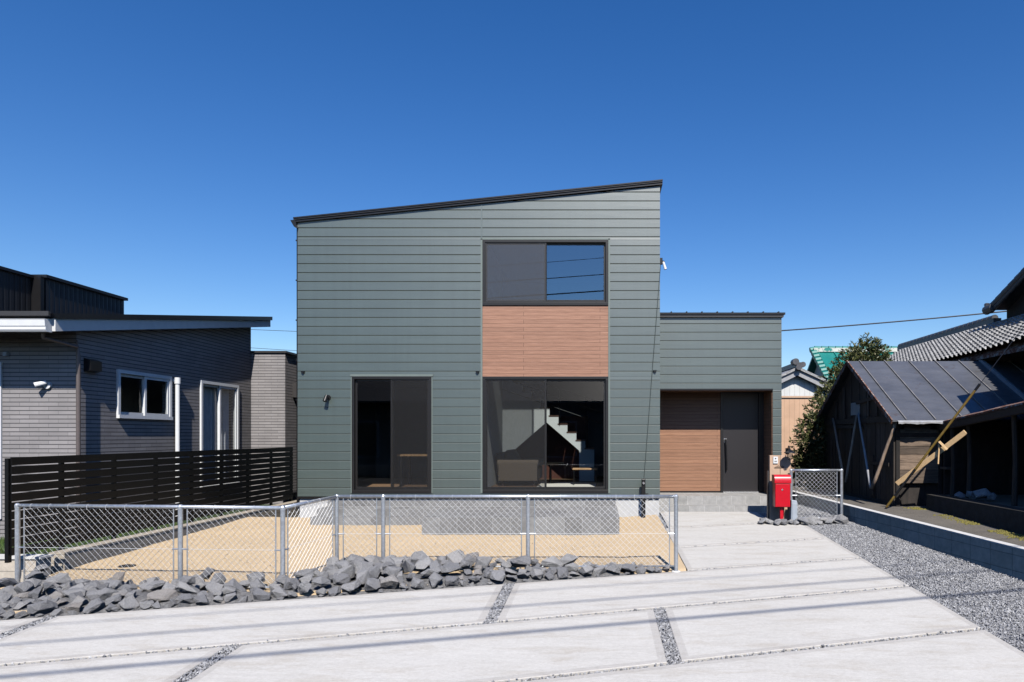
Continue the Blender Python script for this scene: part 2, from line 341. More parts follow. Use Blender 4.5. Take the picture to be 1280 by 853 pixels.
# ------------------------------------------------------------------ mesh helpers
class MB:
    def __init__(s): s.v = []; s.f = []; s.m = []; s.mi = 0
    def poly(s, pts, mi=None):
        n = len(s.v); s.v += [tuple(p) for p in pts]; s.f.append(tuple(range(n, n+len(pts)))); s.m.append(s.mi if mi is None else mi); return s
    def mesh(s, pts, faces, mi=None):
        n = len(s.v); s.v += [tuple(p) for p in pts]
        for f in faces: s.f.append(tuple(n+i for i in f)); s.m.append(s.mi if mi is None else mi)
        return s
    def box(s, x0, x1, y0, y1, z0, z1, mi=None):
        p = [(x, y, z) for z in (z0, z1) for y in (y0, y1) for x in (x0, x1)]
        return s.mesh(p, [(0, 2, 3, 1), (4, 5, 7, 6), (0, 1, 5, 4), (2, 6, 7, 3), (0, 4, 6, 2), (1, 3, 7, 5)], mi)
    def prism(s, poly, axis, a, b, mi=None):
        def P(u, v, w): return (w, u, v) if axis == 'x' else ((u, w, v) if axis == 'y' else (u, v, w))
        n = len(poly); pts = [P(u, v, a) for u, v in poly]+[P(u, v, b) for u, v in poly]
        fs = [tuple(range(n))[::-1], tuple(range(n, 2*n))]+[(i, (i+1) % n, n+(i+1) % n, n+i) for i in range(n)]
        return s.mesh(pts, fs, mi)
    def bar(s, a, b, w, h, up=(0, 0, 1), mi=None):
        a = Vector(a); b = Vector(b); d = (b-a).normalized(); u = Vector(up)
        sd = d.cross(u)
        if sd.length < 1e-4: sd = d.cross(Vector((1, 0, 0)))
        sd.normalize(); u = sd.cross(d).normalized()
        pts = []
        for c in (a, b):
            for i, j in ((-1, -1), (1, -1), (1, 1), (-1, 1)): pts.append(c+sd*(i*w/2)+u*(j*h/2))
        return s.mesh(pts, [(0, 1, 2, 3), (7, 6, 5, 4), (0, 4, 5, 1), (1, 5, 6, 2), (2, 6, 7, 3), (3, 7, 4, 0)], mi)
    def tube(s, pts, r, n=8, mi=None, cap=True):
        pts = [Vector(p) for p in pts]; rs = r if isinstance(r, (list, tuple)) else [r]*len(pts)
        ring = []; prev = None
        for i, p in enumerate(pts):
            d = (pts[min(i+1, len(pts)-1)]-pts[max(i-1, 0)]).normalized()
            if prev is None:
                u = d.cross(Vector((0, 0, 1)) if abs(d.z) < .9 else Vector((1, 0, 0))).normalized()
            else:
                u = (prev-d*prev.dot(d)).normalized()
            prev = u; v = d.cross(u)
            ring.append([p+(u*math.cos(2*math.pi*k/n)+v*math.sin(2*math.pi*k/n))*rs[i] for k in range(n)])
        V = [q for rg in ring for q in rg]; F = []
        for i in range(len(pts)-1):
            for k in range(n): F.append((i*n+k, i*n+(k+1) % n, (i+1)*n+(k+1) % n, (i+1)*n+k))
        if cap: F += [tuple(range(n))[::-1], tuple(range((len(pts)-1)*n, len(pts)*n))]
        return s.mesh(V, F, mi)
    def lathe(s, c, prof, n=20, mi=None):
        c = Vector(c); V = []; F = []
        for r, z in prof:
            for k in range(n): V.append(c+Vector((r*math.cos(2*math.pi*k/n), r*math.sin(2*math.pi*k/n), z)))
        for i in range(len(prof)-1):
            for k in range(n): F.append((i*n+k, i*n+(k+1) % n, (i+1)*n+(k+1) % n, (i+1)*n+k))
        F += [tuple(range(n))[::-1], tuple(range((len(prof)-1)*n, len(prof)*n))]
        return s.mesh(V, F, mi)
    def build(s, name, mats, parent=None, smooth=False, bevel=0, clip=None, weld=False):
        if not isinstance(mats, (list, tuple)): mats = [mats]
        me = bpy.data.meshes.new(name)
        if parent is not None: org = parent_world(parent)
        else:
            A = np.array(s.v); org = Vector(((A[:, 0].min()+A[:, 0].max())/2, (A[:, 1].min()+A[:, 1].max())/2, A[:, 2].min()))
        me.from_pydata([(x-org.x, y-org.y, z-org.z) for x, y, z in s.v], [], s.f)
        for mm in mats: me.materials.append(mm)
        me.polygons.foreach_set('material_index', s.m)
        if smooth: me.polygons.foreach_set('use_smooth', [True]*len(s.f))
        bm = bmesh.new(); bm.from_mesh(me)
        if clip:
            for co, no in clip:
                bmesh.ops.bisect_plane(bm, geom=bm.verts[:]+bm.edges[:]+bm.faces[:], plane_co=Vector(co)-org, plane_no=no, clear_outer=True)
                bmesh.ops.holes_fill(bm, edges=[e for e in bm.edges if e.is_boundary])
        bmesh.ops.recalc_face_normals(bm, faces=bm.faces)
        bm.to_mesh(me); bm.free(); me.update()
        o = bpy.data.objects.new(name, me); COL.objects.link(o)
        if parent is not None: o.parent = parent
        else: o.location = org
        if bevel:
            bv = o.modifiers.new('bevel', 'BEVEL'); bv.width = bevel; bv.segments = 2; bv.limit_method = 'ANGLE'
        return o
WORLD = {}
def parent_world(o):
    v = Vector((0, 0, 0))
    while o is not None: v = v+o.location; o = o.parent
    return v
def tag(o, label=None, cat=None, group=None, kind=None):
    if label: o['label'] = label
    if cat: o['category'] = cat
    if group: o['group'] = group
    if kind: o['kind'] = kind
    return o
def thing(name, loc, label, cat, group=None):
    o = bpy.data.objects.new(name, None); COL.objects.link(o); o.location = loc; o.empty_display_size = .2
    return tag(o, label, cat, group)
def struct(name, mb, mat, kind='structure', **k):
    o = mb.build(name, mat, **k); o['kind'] = kind; return o

# ------------------------------------------------------------------ the ground
JS = .29
JC = {1: 12.2, 2: 10.55, 3: 9.08, 4: 7.55, 5: 5.97, 6: 4.35}
def jy(k, x): return JC[k]+JS*(x-1)
g = MB()
xs = [-1500, -60, -20, -10, 0, 10, 20, 60, 1500]; ys = [-1500, -60, -10, -2, 2, 6, 10, 14, 18, 24, 40, 120, 1500]
def bz(y): return gz(max(-2, min(14, y)))-.32
g.mesh([(x, y, bz(y)) for y in ys for x in xs], [(j*len(xs)+i, j*len(xs)+i+1, (j+1)*len(xs)+i+1, (j+1)*len(xs)+i) for j in range(len(ys)-1) for i in range(len(xs)-1)])
struct('ground', g, M['earth'])
# street behind and under the camera
g = MB(); a, b_ = -40, 40
g.poly([(a, 3.0+JS*a, gz(3.0+JS*a)-.02) if False else (a, 2.6+JS*(a-1), -.42), (a, -5+JS*(a-1), -.44), (b_, -5+JS*(b_-1), -.44), (b_, 2.6+JS*(b_-1), -.42)])
def shrink(poly, d):
    n = len(poly); out = []
    P = [Vector(p) for p in poly]
    area = sum(P[i].x*P[(i+1) % n].y-P[(i+1) % n].x*P[i].y for i in range(n))
    sgn = 1 if area > 0 else -1
    for i in range(n):
        a, b, c = P[i-1], P[i], P[(i+1) % n]
        e1 = (b-a).normalized(); e2 = (c-b).normalized()
        n1 = Vector((-e1.y, e1.x))*sgn; n2 = Vector((-e2.y, e2.x))*sgn
        k = (n1+n2); k = k/(1+n1.dot(n2)); out.append(b+k*d)
    return out
drive = MB()
def slab(poly, edge=.075, top=0.0):
    inner = shrink(poly, edge); n = len(poly)
    rim = shrink(poly, .006)
    z = lambda p: gz(p[1])+top
    o0 = [(p[0], p[1], z(p)-.006) for p in poly]; o1 = [(p.x, p.y, z(p)) for p in rim]; o2 = [(p.x, p.y, z(p)) for p in inner]
    lo = [(p[0], p[1], z(p)-.14) for p in poly]
    V = lo+o0+o1+o2; F = []
    for k in range(3):
        for i in range(n): F.append((k*n+i, k*n+(i+1) % n, (k+1)*n+(i+1) % n, (k+1)*n+i))
    drive.mesh(V[:4*n], F[:2*n], 1); 
    drive.mesh(V[:4*n], F[2*n:], 1)
    # inner field as small grid-free ngon
    drive.mesh(o2, [tuple(range(n))], 0)
GJ = .033; GS = .062
def row(k0, k1, x0, x1, g0=GJ, g1=GJ):
    a = (lambda x: jy(k0, x)-g0) if k0 else (lambda x: 14.16)
    slab([(x0, jy(k1, x0)+g1), (x1, jy(k1, x1)+g1), (x1, a(x1)), (x0, a(x0))])
XE = 3.72
row(None, 1, 1.21, 3.17, g1=.016); row(1, 2, 1.15, XE, .016, .02); row(2, 3, 1.15, XE, .02, .024)
row(3, 4, -1.1+GS, XE, .024); row(3, 4, -5.63+GS, -1.1-GS, .024); row(3, 4, -9.4, -5.63-GS, .024)
row(4, 5, .63+GS, XE); row(4, 5, -3.3+GS, .63-GS); row(4, 5, -7.4+GS, -3.3-GS); row(4, 5, -11, -7.4-GS)
row(5, 6, -1.3+GS, XE); row(5, 6, -5.3+GS, -1.3-GS); row(5, 6, -9.5, -5.3-GS)
struct('driveway', drive, [M['concrete'], M['concrete_edge']])
st = MB(); st.poly([(-40, jy(6, -40)-.05, -.45), (40, jy(6, 40)-.05, -.45), (40, jy(6, 40)-7, -.46), (-40, jy(6, -40)-7, -.46)])
struct('street', st, M['asphalt'])

# block wall line on the right
BW = [(4.42, 17.2), (4.66, 12.97), (5.24, 8.6), (5.95, 3.2)]
BWZ = [.31, .294, .20, .10]
def bwx(y):
    for (xa, ya), (xb, yb) in zip(BW, BW[1:]):
        if yb <= y <= ya: return xa+(xb-xa)*(y-ya)/(yb-ya)
    return BW[-1][0] if y < 3.2 else BW[0][0]
def bwz(y): return float(np.interp(y, [3.2, 8.6, 12.97, 17.2], [.10, .20, .294, .31]))
# gravel bed (sheet) and loose stones
g = MB()
xa_ = [-12, -6, -2, 1.1, 2.4, XE-.03]
for k0, k1 in ((3.0, 7.0),):
    V = []; F = []
    for f in np.linspace(0, 1, 12):
        for x in xa_: y = jy(3, x)-.03-f*(jy(3, x)-.03-(jy(6, x)-2.2)); V.append((x, y, gz(y)-.036))
    n_ = len(xa_)
    for j in range(11):
        for i in range(n_-1): F.append((j*n_+i, j*n_+i+1, (j+1)*n_+i+1, (j+1)*n_+i))
    g.mesh(V, F)
V = []; F = []
for y in np.linspace(8.9, 14.2, 12): V += [(1.14, y, gz(y)-.034), (XE-.02, y, gz(y)-.034)]
for j in range(11): F.append((2*j, 2*j+1, 2*j+3, 2*j+2))
g.mesh(V, F)
V = []; F = []; ysg = np.linspace(2.5, 17, 30)
for y in ysg: V += [(XE-.02, y, gz(min(y, 14.1))-.022), (bwx(y)+.05, y, gz(min(y, 14.1))-.012)]
for j in range(29): F.append((2*j, 2*j+1, 2*j+3, 2*j+2))
g.mesh(V, F); struct('gravel_bed', g, M['gravel'])
nr = np.random.default_rng(3)
OCT = np.array([(1, 0, 0), (-1, 0, 0), (0, 1, 0), (0, -1, 0), (0, 0, 1), (0, 0, -1)], float)
OF = np.array([(0, 2, 4), (2, 1, 4), (1, 3, 4), (3, 0, 4), (2, 0, 5), (1, 2, 5), (3, 1, 5), (0, 3, 5)])
def stones(name, P, smin, smax, mat, label=None):
    n = len(P); S = nr.uniform(smin, smax, (n, 1, 1))*nr.uniform(.6, 1.25, (n, 1, 3))
    V = OCT[None]*S+nr.normal(0, .18, (n, 6, 3))*S
    q = nr.normal(size=(n, 4)); q /= np.linalg.norm(q, axis=1, keepdims=True)
    w_, x, y, z = q.T
    Rm = np.stack([1-2*(y*y+z*z), 2*(x*y-z*w_), 2*(x*z+y*w_), 2*(x*y+z*w_), 1-2*(x*x+z*z), 2*(y*z-x*w_), 2*(x*z-y*w_), 2*(y*z+x*w_), 1-2*(x*x+y*y)], 1).reshape(n, 3, 3)
    V = np.einsum('nij,nkj->nki', Rm, V)+P[:, None]
    Fs = (OF[None]+6*np.arange(n)[:, None, None]).reshape(-1, 3)
    me = bpy.data.meshes.new(name); me.from_pydata(V.reshape(-1, 3).tolist(), [], Fs.tolist()); me.materials.append(mat)
    o = bpy.data.objects.new(name, me); COL.objects.link(o); o['kind'] = 'stuff'; return o
P = []
while len(P) < 52000:
    y = 4.3+(13.3-4.3)*nr.random()**1.25; x = XE+.0+nr.random()*(bwx(y)-XE)
    if nr.random() < .3+.7*min(1, (x-XE+.08)/.1): P.append((x, y, gz(y)-.008+nr.normal(0, .006)))
for _ in range(2500):
    y = nr.uniform(13, 16); x = nr.uniform(3.7, bwx(y)); P.append((x, y, gz(min(y, 14.1))-.006))
stones('gravel', np.array(P), .006, .0138, M['gravel_stone'])
P = []
def jointstones(n, k, x0, x1, hw):
    for _ in range(n):
        x = nr.uniform(x0, x1); y = jy(k, x)+nr.uniform(-hw, hw); P.append((x, y, gz(y)-.022+abs(nr.normal(0, .009))))
jointstones(260, 1, 1.2, 3.3, .014); jointstones(500, 2, 1.15, XE, .02); jointstones(700, 3, 1.15, XE, .025)
jointstones(2300, 4, -9, XE, .031); jointstones(2200, 5, -9, XE, .032)
def stripstones(n, x, k0, k1):
    for _ in range(n):
        xx = x+nr.uniform(-GS, GS); y = nr.uniform(jy(k1, x), jy(k0, x)); P.append((xx, y, gz(y)-.016+abs(nr.normal(0, .007))))
stripstones(900, -1.1, 3, 4); stripstones(700, -5.63, 3, 4); stripstones(900, .63, 4, 5); stripstones(900, -3.3, 4, 5)
stones('gravel', np.array(P), .007, .015, M['gravel_stone'])
# sand yard
g = MB(); nx, ny = 130, 110; V = []; F = []
for j in range(ny+1):
    for i in range(nx+1):
        x = -7.05+(1.135+7.05)*i/nx; ylo = jy(3, x)-.022; y = ylo+(13.86-ylo)*j/ny
        z = sz(y)+.016*mnoise.noise(Vector((x*1.1, y*1.1, 0)))+.008*mnoise.noise(Vector((x*5, y*5, 3)))+.005*mnoise.noise(Vector((x*17, y*17, 7)))
        if x > .4: z += .05*((x-.4)/.7)*max(0, min(1, (y-9)/2))
        e = y-jy(3, x); z = min(z, gz(y)-.03+max(0, e)*.5)
        V.append((x, y, z))
for j in range(ny):
    for i in range(nx): F.append((j*(nx+1)+i, j*(nx+1)+i+1, (j+1)*(nx+1)+i+1, (j+1)*(nx+1)+i))
g.mesh(V, F); struct('sand_ground', g, M['sand'], smooth=True)
# grit lying on the sand
P = []
for _ in range(5200):
    x = nr.uniform(-6.9, 1.0); ylo = jy(3, x)+.1; y = ylo+(13.5-ylo)*nr.random()**1.3; P.append((x, y, sz(y)+.006+nr.normal(0, .004)))
m = leafmat('grit', [(0, (.42, .31, .19)), (.5, (.58, .45, .29)), (1, (.70, .6, .46))]); m.node_tree.nodes['Principled BSDF'].inputs['Roughness'].default_value = .95
stones('grit', np.array(P), .004, .010, m)
# neighbour's ground on the left, the lane on the right
g = MB(); g.poly([(-30, 9.35, -.02), (-7.2, 9.35, -.02), (-7.2, 40, .02), (-30, 40, .02)]); struct('lawn', g, M['lawn'])
g = MB(); g.poly([(-30, 0, -.36), (-7.4, 6.0, gz(6)-.06), (-7.4, 9.3, gz(8)-.02), (-30, 9.3, -.2)]); struct('pavement', g, M['concrete_edge'])
g = MB(); V = []; F = []
ysg = np.linspace(3.2, 17.2, 30)
for y in ysg:
    V += [(bwx(y)+.06, y, bwz(y)-.035), (bwx(y)+.5, y, bwz(y)-.03+.02*mnoise.noise(Vector((y, 0, 0)))), (9.5, y, bwz(y)-.02)]
for i in range(len(ysg)-1):
    for k in range(2): F.append((i*3+k, i*3+k+1, (i+1)*3+k+1, (i+1)*3+k))
g.mesh(V, F); struct('path', g, M['path'])

# ------------------------------------------------------------------ the green house
YF = 13.8
def X(px): return (px-CX)*YF/FPX
def Z(py): return EYE+(CY-py)*YF/FPX
HX0, HX1 = X(372), X(825); ZB = .387; PIT = .1778; HB = 21.0
zl, zr = Z(278.5), Z(233)                       # wall top at left and right
house = thing('modern_house', ((HX0+HX1)/2, YF, 0), 'two storey green clad house with slanting roof and wood panel', 'house')
bay = (X(602), X(761.5)); lw = (X(440), X(539.5))
zu1, zu0 = Z(300), Z(382); zp0 = Z(471); zw0 = Z(616.5)
openings = [(bay[0], bay[1], zw0, zu1), (lw[0], lw[1], zw0, zp0)]
def clad(mb, x0, x1, z0, z1, yf, ops, depth=.018, groove=.0078, ch=.003):
    z = z0; k = 0
    while z < z1-1e-6:
        za, zb = z+groove, min(z+PIT, z1)
        cuts = sorted({za, zb} | {c for o in ops for c in (o[2], o[3]) if za < c < zb})
        for c0, c1 in zip(cuts, cuts[1:]):
            mid = (c0+c1)/2; xi = [(x0, x1)]
            for o in ops:
                if o[2] < mid < o[3]:
                    nx_ = []
                    for a, b in xi:
                        if o[1] <= a or o[0] >= b: nx_.append((a, b)); continue
                        if a < o[0]: nx_.append((a, o[0]))
                        if o[1] < b: nx_.append((o[1], b))
                    xi = nx_
            lo = ch if abs(c0-za) < 1e-6 else 0; hi = .009 if abs(c1-zb) < 1e-6 and zb < z1 else 0
            for a, b in xi:
                # board: very slight outward lean towards its foot, chamfered lips
                pr = [(yf+depth, c0), (yf+lo, c0), (yf-.0012, c0+lo+.001), (yf+.0022, c1-hi), (yf+.0022+hi*.75, c1), (yf+depth, c1)]
                mb.prism(pr, 'x', a, b)
        z += PIT
def wallplate(mb, x0, x1, z0, z1, ya, yb, ops):
    cx = sorted({x0, x1} | {c for o in ops for c in o[:2] if x0 < c < x1}); cz = sorted({z0, z1} | {c for o in ops for c in o[2:4] if z0 < c < z1})
    for a, b in zip(cx, cx[1:]):
        for c, d in zip(cz, cz[1:]):
            if any(o[0] < (a+b)/2 < o[1] and o[2] < (c+d)/2 < o[3] for o in ops): continue
            mb.box(a, b, ya, yb, c, d)
slope = (zr-zl)/(HX1-HX0); ncl = Vector((-slope, 0, 1)).normalized()
mb = MB(); clad(mb, HX0, HX1, ZB, 6.8, YF, openings)
mb.build('wall', M['siding'], house, clip=[((HX0, YF, zl), ncl)])
mb = MB()
wallplate(mb, HX0+.01, HX1-.01, ZB, 6.8, YF+.019, YF+.13, openings)
ob = mb.build('backing_wall', M['siding'], house, clip=[((HX0, YF, zl-.01), ncl)])
mb = MB()
mb.box(HX0, HX0+.12, YF+.02, HB, ZB, zl-.02); mb.box(HX1-.12, HX1, YF+.02, HB, ZB, zr-.02)
mb.prism([(HX0, ZB), (HX1, ZB), (HX1, zr-.02), (HX0, zl-.02)], 'y', HB-.12, HB)
mb.build('side_wall', M['siding'], house)
mb = MB(); mb.box(HX0+.03, HX1-.015, YF+.03, HB-.05, -.3, ZB+.0); mb.build('foundation', M['foundation'], house)
mb = MB(); mb.box(HX0+.005, HX1-.002, YF-.01, YF+.02, ZB-.03, ZB); mb.build('drip_trim', M['dark_metal'], house)
# vertical joint cover above bay, bay edge trims
mb = MB()
for px in (602, 761.5):
    x = X(px); mb.box(x-.018, x+.018, YF-.012, YF+.02, zw0, zu1+.02)
mb.box(X(602)-.018, X(761.5)+.018, YF-.012, YF+.02, zu1+.002, zu1+.03)
mb.box(lw[0]-.03, lw[1]+.03, YF-.022, YF+.02, zp0+.004, zp0+.045)
mb.box(lw[0]-.02, lw[0]-.001, YF-.012, YF+.02, zw0, zp0); mb.box(lw[1]+.001, lw[1]+.02, YF-.012, YF+.02, zw0, zp0)
mb.build('trim', M['siding_trim'], house)
mb = MB(); mb.box(X(602)-.012, X(602)+.012, YF-.006, YF+.02, zu1+.03, 6.5); mb.build('joint_cover', M['siding'], house, clip=[((HX0, YF, zl), ncl)])
mb = MB(); mb.box(bay[0]+.018, bay[1]-.018, YF+.002, YF+.05, zp0+.003, zu0-.003); mb.build('wood_panel', M['wood'], house)
# roof
mb = MB()
xl, xr = X(368.5), X(828); zlt, zrt = Z(273.2), Z(226)
def rp(d0, d1): return [(xl, zlt-d0), (xr, zrt-d0), (xr, zrt-d1), (xl, zlt-d1)]
mb.prism(rp(0, .024), 'y', YF-.08, HB+.1, 0); mb.prism(rp(.026, .046), 'y', YF-.065, HB+.08, 1); mb.prism(rp(.048, .088), 'y', YF-.045, HB+.05, 0)
mb.build('roof', [M['roof_metal'], M['fascia']], house)
mb = MB()
x0 = X(364.5); pr = [(X(370.5), Z(276)), (x0, Z(276.5)), (x0+.02, Z(279)), (X(369), Z(284.5)), (X(373), Z(286))]
mb.prism(pr, 'y', YF-.06, HB, 0); mb.build('gutter', M['dark_metal'], house)
mb = MB(); mb.tube([(X(371.2), YF+.06, Z(284)), (X(371.2), YF+.06, Z(640))], .031, 12)
for py in (300, 350, 400, 450, 500, 550, 600): mb.box(X(371.2)-.04, X(371.2)+.045, YF+.03, YF+.1, Z(py)-.012, Z(py)+.012)
mb.build('downpipe', M['dark_metal'], house)
# windows
def window(parent, x0, x1, z0, z1, yf, screen, mats=('frame', 'sash', 'glass'), fw=.05, net='fly_screen'):
    mb = MB(); ya, yb = yf-.022, yf+.10
    mb.box(x0, x1, ya, yb, z1-fw, z1); mb.box(x0, x1, ya, yb, z0, z0+fw*1.25)
    mb.box(x0, x0+fw, ya, yb, z0+fw*1.25, z1-fw); mb.box(x1-fw, x1, ya, yb, z0+fw*1.25, z1-fw)
    fr = mb.build('window', M[mats[0]], parent, bevel=.003)
    xm = (x0+x1)/2; zb, zt = z0+fw*1.25, z1-fw
    for s, (a, b) in enumerate(((x0+fw, xm+.022), (xm-.022, x1-fw))):
        y = yf+(.045 if s == (0 if screen == 'r' else 1) else .012)
        if screen is None: y = yf+(.045 if s == 0 else .012)
        sw = .04; sm = MB()
        sm.box(a, b, y, y+.03, zt-sw, zt-.001); sm.box(a, b, y, y+.03, zb+.001, zb+sw*1.4)
        sm.box(a, a+sw, y, y+.03, zb+sw*1.4, zt-sw); sm.box(b-sw, b, y, y+.03, zb+sw*1.4, zt-sw)
        sm.build('sash', M[mats[1]], fr, bevel=.002)
        gm = MB(); gm.poly([(a+sw-.003, y+.015, zb+sw*1.4-.003), (b-sw+.003, y+.015, zb+sw*1.4-.003), (b-sw+.003, y+.015, zt-sw+.003), (a+sw-.003, y+.015, zt-sw+.003)]); gm.build('pane', M[mats[2]], fr)
    if screen:
        a, b = (x0+fw, xm+.02) if screen == 'l' else (xm-.02, x1-fw)
        y = yf-.008; sm = MB(); sw = .022
        sm.box(a, b, y, y+.014, zt-sw, zt-.002, 0); sm.box(a, b, y, y+.014, zb+.002, zb+sw, 0); sm.box(a, a+sw, y, y+.014, zb+sw, zt-sw, 0); sm.box(b-sw, b, y, y+.014, zb+sw, zt-sw, 0)
        sm.poly([(a+sw, y+.007, zb+sw), (b-sw, y+.007, zb+sw), (b-sw, y+.007, zt-sw), (a+sw, y+.007, zt-sw)], 1)
        sm.build('fly_screen', [M[mats[1]], M[net]], fr)
    return fr
window(house, bay[0]+.02, bay[1]-.02, zu0, zu1-.003, YF, 'l', ('frame', 'sash', 'coated_glass'), net='dense_screen')
window(house, bay[0]+.02, bay[1]-.02, zw0, zp0, YF, 'l')
window(house, lw[0], lw[1], zw0, zp0, YF, 'r')
# sill drip blocks under lower windows
# small caps, spotlight, service bracket
for px, py in ((379, 465.5), (597, 465.5), (818.5, 464)):
    mb = MB(); p = (X(px), YF, Z(py)); mb.prism([(-.036, .014), (.036, .014), (.014, -.026), (-.014, -.026)], 'y', -.04, 0)
    mb.v = [(a+p[0], b+p[1], c+p[2]) for a, b, c in mb.v]; mb.build('vent_cap', M['black_steel'], house)
mb = MB(); p = Vector((X(410.5), YF, Z(497)))
mb.tube([p+Vector((0, 0, 0)), p+Vector((0, -.02, 0))], .05, 16); mb.tube([p+Vector((0, -.02, 0)), p+Vector((.005, -.07, .01))], .014, 8)
sp = mb.build('spotlight', M['black_steel'], house, smooth=False)
mb = MB(); q = p+Vector((.0, -.085, .035)); mb.tube([q, q+Vector((-.02, -.05, -.12))], [.032, .042], 16); mb.build('lamp_head', M['black_steel'], sp)
mb = MB(); p = Vector((X(825.5), YF+.12, Z(325)))
mb.box(p.x-.002, p.x+.05, p.y-.04, p.y+.04, p.z-.06, p.z+.06, 0); mb.tube([p+Vector((.05, 0, .0)), p+Vector((.085, -.02, -.02))], .02, 8, 0)
mb.tube([p+Vector((.065, -.03, -.02)), p+Vector((.11, -.04, -.17))], [.022, .028], 10, 1); mb.build('wire_bracket', [M['dark_metal'], M['white_plastic']], house)

# ---- inside of the house (double height stair room)
YW = 16.85; sW = FPX/YW
def XW(px): return (px-CX)/sW
def ZW(py): return EYE-(py-CY)/sW
FL = .50
mb = MB(); mb.box(HX0+.13, HX1-.13, YF+.14, HB-.13, FL-.1, FL); mb.build('floor', M['floor_wood'], house)
xp = -2.46
mb = MB()
mb.box(xp, xp+.1, YF+.14, YW, FL, 5.75)                                  # partition left of the stair room
mb.build('interior_wall', M['white_wall'], house)
mb = MB()
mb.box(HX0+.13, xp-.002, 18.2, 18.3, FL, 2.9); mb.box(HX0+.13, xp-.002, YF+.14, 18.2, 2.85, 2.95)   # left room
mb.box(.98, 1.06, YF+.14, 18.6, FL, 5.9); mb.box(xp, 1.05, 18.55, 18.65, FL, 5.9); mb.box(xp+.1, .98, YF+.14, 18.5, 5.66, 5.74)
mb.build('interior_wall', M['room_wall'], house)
mb = MB()
ax, az = XW(683), ZW(528); ex0, ex1, ez = XW(642), XW(724), ZW(563.5)
def hole(x):
    if x <= ex0 or x >= ex1: return FL
    return ez+(az-ez)*(x-ex0)/(ax-ex0) if x < ax else ez+(az-ez)*(ex1-x)/(ex1-ax)
edges = [XW(686.9+11.16*k) for k in range(-10, 6)]
def stop(x):
    k = math.floor(((x*sW+CX)-686.9)/11.16); return ZW(520.9+10.25*k)
bx_ = sorted(set([xp+.1, ax, ex0, ex1]+[e for e in edges if e > xp+.1]))
for a, b in zip(bx_, bx_[1:]):
    mid = (a+b)/2; top = min(stop(mid), 5.6); e = 1e-5
    za, zb = hole(a+e), hole(b-e)
    if top < FL+.05: continue
    mb.prism([(a, za), (b, zb), (b, top), (a, top)], 'y', YW, YW+.09)
mb.build('stair_wall', M['white_wall'], house)
mb = MB(); mb.box(ex0-.3, ex1+.2, YW+.95, YW+1.0, FL, 2.1); mb.box(ex0-.3, ex0-.25, YW+.1, YW+.95, FL, 2.1); mb.box(ex1+.02, ex1+.06, YW+.1, YW+.95, FL, 1.15)
mb.build('nook', M['niche'], house)
mb = MB()
for a, b in zip(edges, edges[1:]):
    top = stop((a+b)/2)
    if top < FL+.1 or top > 5.4: continue
    mb.box(a-.02, b, YW-.012, YW+.95, top, top+.03)
    mb.box(a+.0, a+.02, YW+.1, YW+.95, top-.2, top)
mb.build('stair_tread', M['tread'], house)
mb = MB()
d = Vector((XW(873)-XW(683), 0, ZW(546)-ZW(480))); 
for off in (0, .22, .5):
    a = Vector((XW(683), YW-.03, ZW(480)-.0))-d*.5+Vector((0, 0, -off*1.0)); b = a+d*1.55; mb.tube([a, b], .009, 6)
for px in (699.5, 732.5, 755): mb.tube([(XW(px), YW-.03, stop(XW(px)+.02)), (XW(px), YW-.03, ZW(480)+(XW(px)-XW(683))*d.z/d.x)], .009, 6)
mb.build('handrail', M['black_steel'], house)
# furniture (things of their own)
def soft(o, lv=2):
    bv = o.modifiers.new('b', 'BEVEL'); bv.width = .05; bv.segments = 3; bv.limit_method = 'ANGLE'
    o.data.polygons.foreach_set('use_smooth', [True]*len(o.data.polygons)); return o
s5 = FPX/15.3
sx0 = (624-CX)/s5; sx1 = (672-CX)/s5
sofa = thing('sofa', ((sx0+sx1)/2, 15.8, FL), 'brown fabric sofa with rolled arm seen through the big window', 'sofa')
mb = MB(); mb.box(sx0, sx1, 15.2, 16.5, FL+.1, FL+.40); soft(mb.build('seat', M['sofa'], sofa))
for yy in (15.18, 16.38):
    mb = MB(); mb.box(sx0-.0, sx1, yy, yy+.18, FL+.12, FL+.50); mb.tube([(sx0-.02, yy+.09, FL+.50), (sx1+.04, yy+.09, FL+.50)], .075, 14); mb.build('armrest', M['sofa'], sofa, smooth=False)
mb = MB(); mb.prism([(sx0-.06, FL+.2), (sx0+.18, FL+.2), (sx0+.08, FL+.74), (sx0-.08, FL+.72)], 'y', 15.36, 16.38); soft(mb.build('backrest', M['sofa'], sofa))
mb = MB(); mb.prism([(sx0+.1, FL+.42), (sx0+.50, FL+.42), (sx0+.30, FL+.80), (sx0+.12, FL+.78)], 'y', 15.37, 15.95); soft(mb.build('cushion', M['sofa'], sofa))
for xx in (sx0+.08, sx1-.08):
    for yy in (15.28, 16.42):
        mb = MB(); mb.tube([(xx, yy, FL), (xx, yy, FL+.13)], [.018, .025], 8); mb.build('leg', M['tread'], sofa)
s5 = FPX/16.0; tx = (688-CX)/s5
tab = thing('side_table', (tx, 16.0, FL), 'round orange wood table on a black pedestal beside the sofa', 'table')
mb = MB(); mb.lathe((tx, 16, 0), [(.30, FL+.44), (.31, FL+.455), (.31, FL+.475), (.30, FL+.485)], 28); mb.build('tabletop', M['oak'], tab)
mb = MB(); mb.lathe((tx, 16, 0), [(.17, FL), (.17, FL+.015), (.03, FL+.03), (.025, FL+.44)], 16); mb.build('pedestal', M['black_steel'], tab)
s5 = FPX/15.5; a, b = (716-CX)/s5, (747-CX)/s5
stl = thing('stool', ((a+b)/2, 15.5, FL), 'small bench with wood top and thin black legs behind the glass', 'bench')
mb = MB(); mb.box(a, b, 15.3, 15.65, FL+.35, FL+.385); mb.build('seat', M['oak'], stl, bevel=.005)
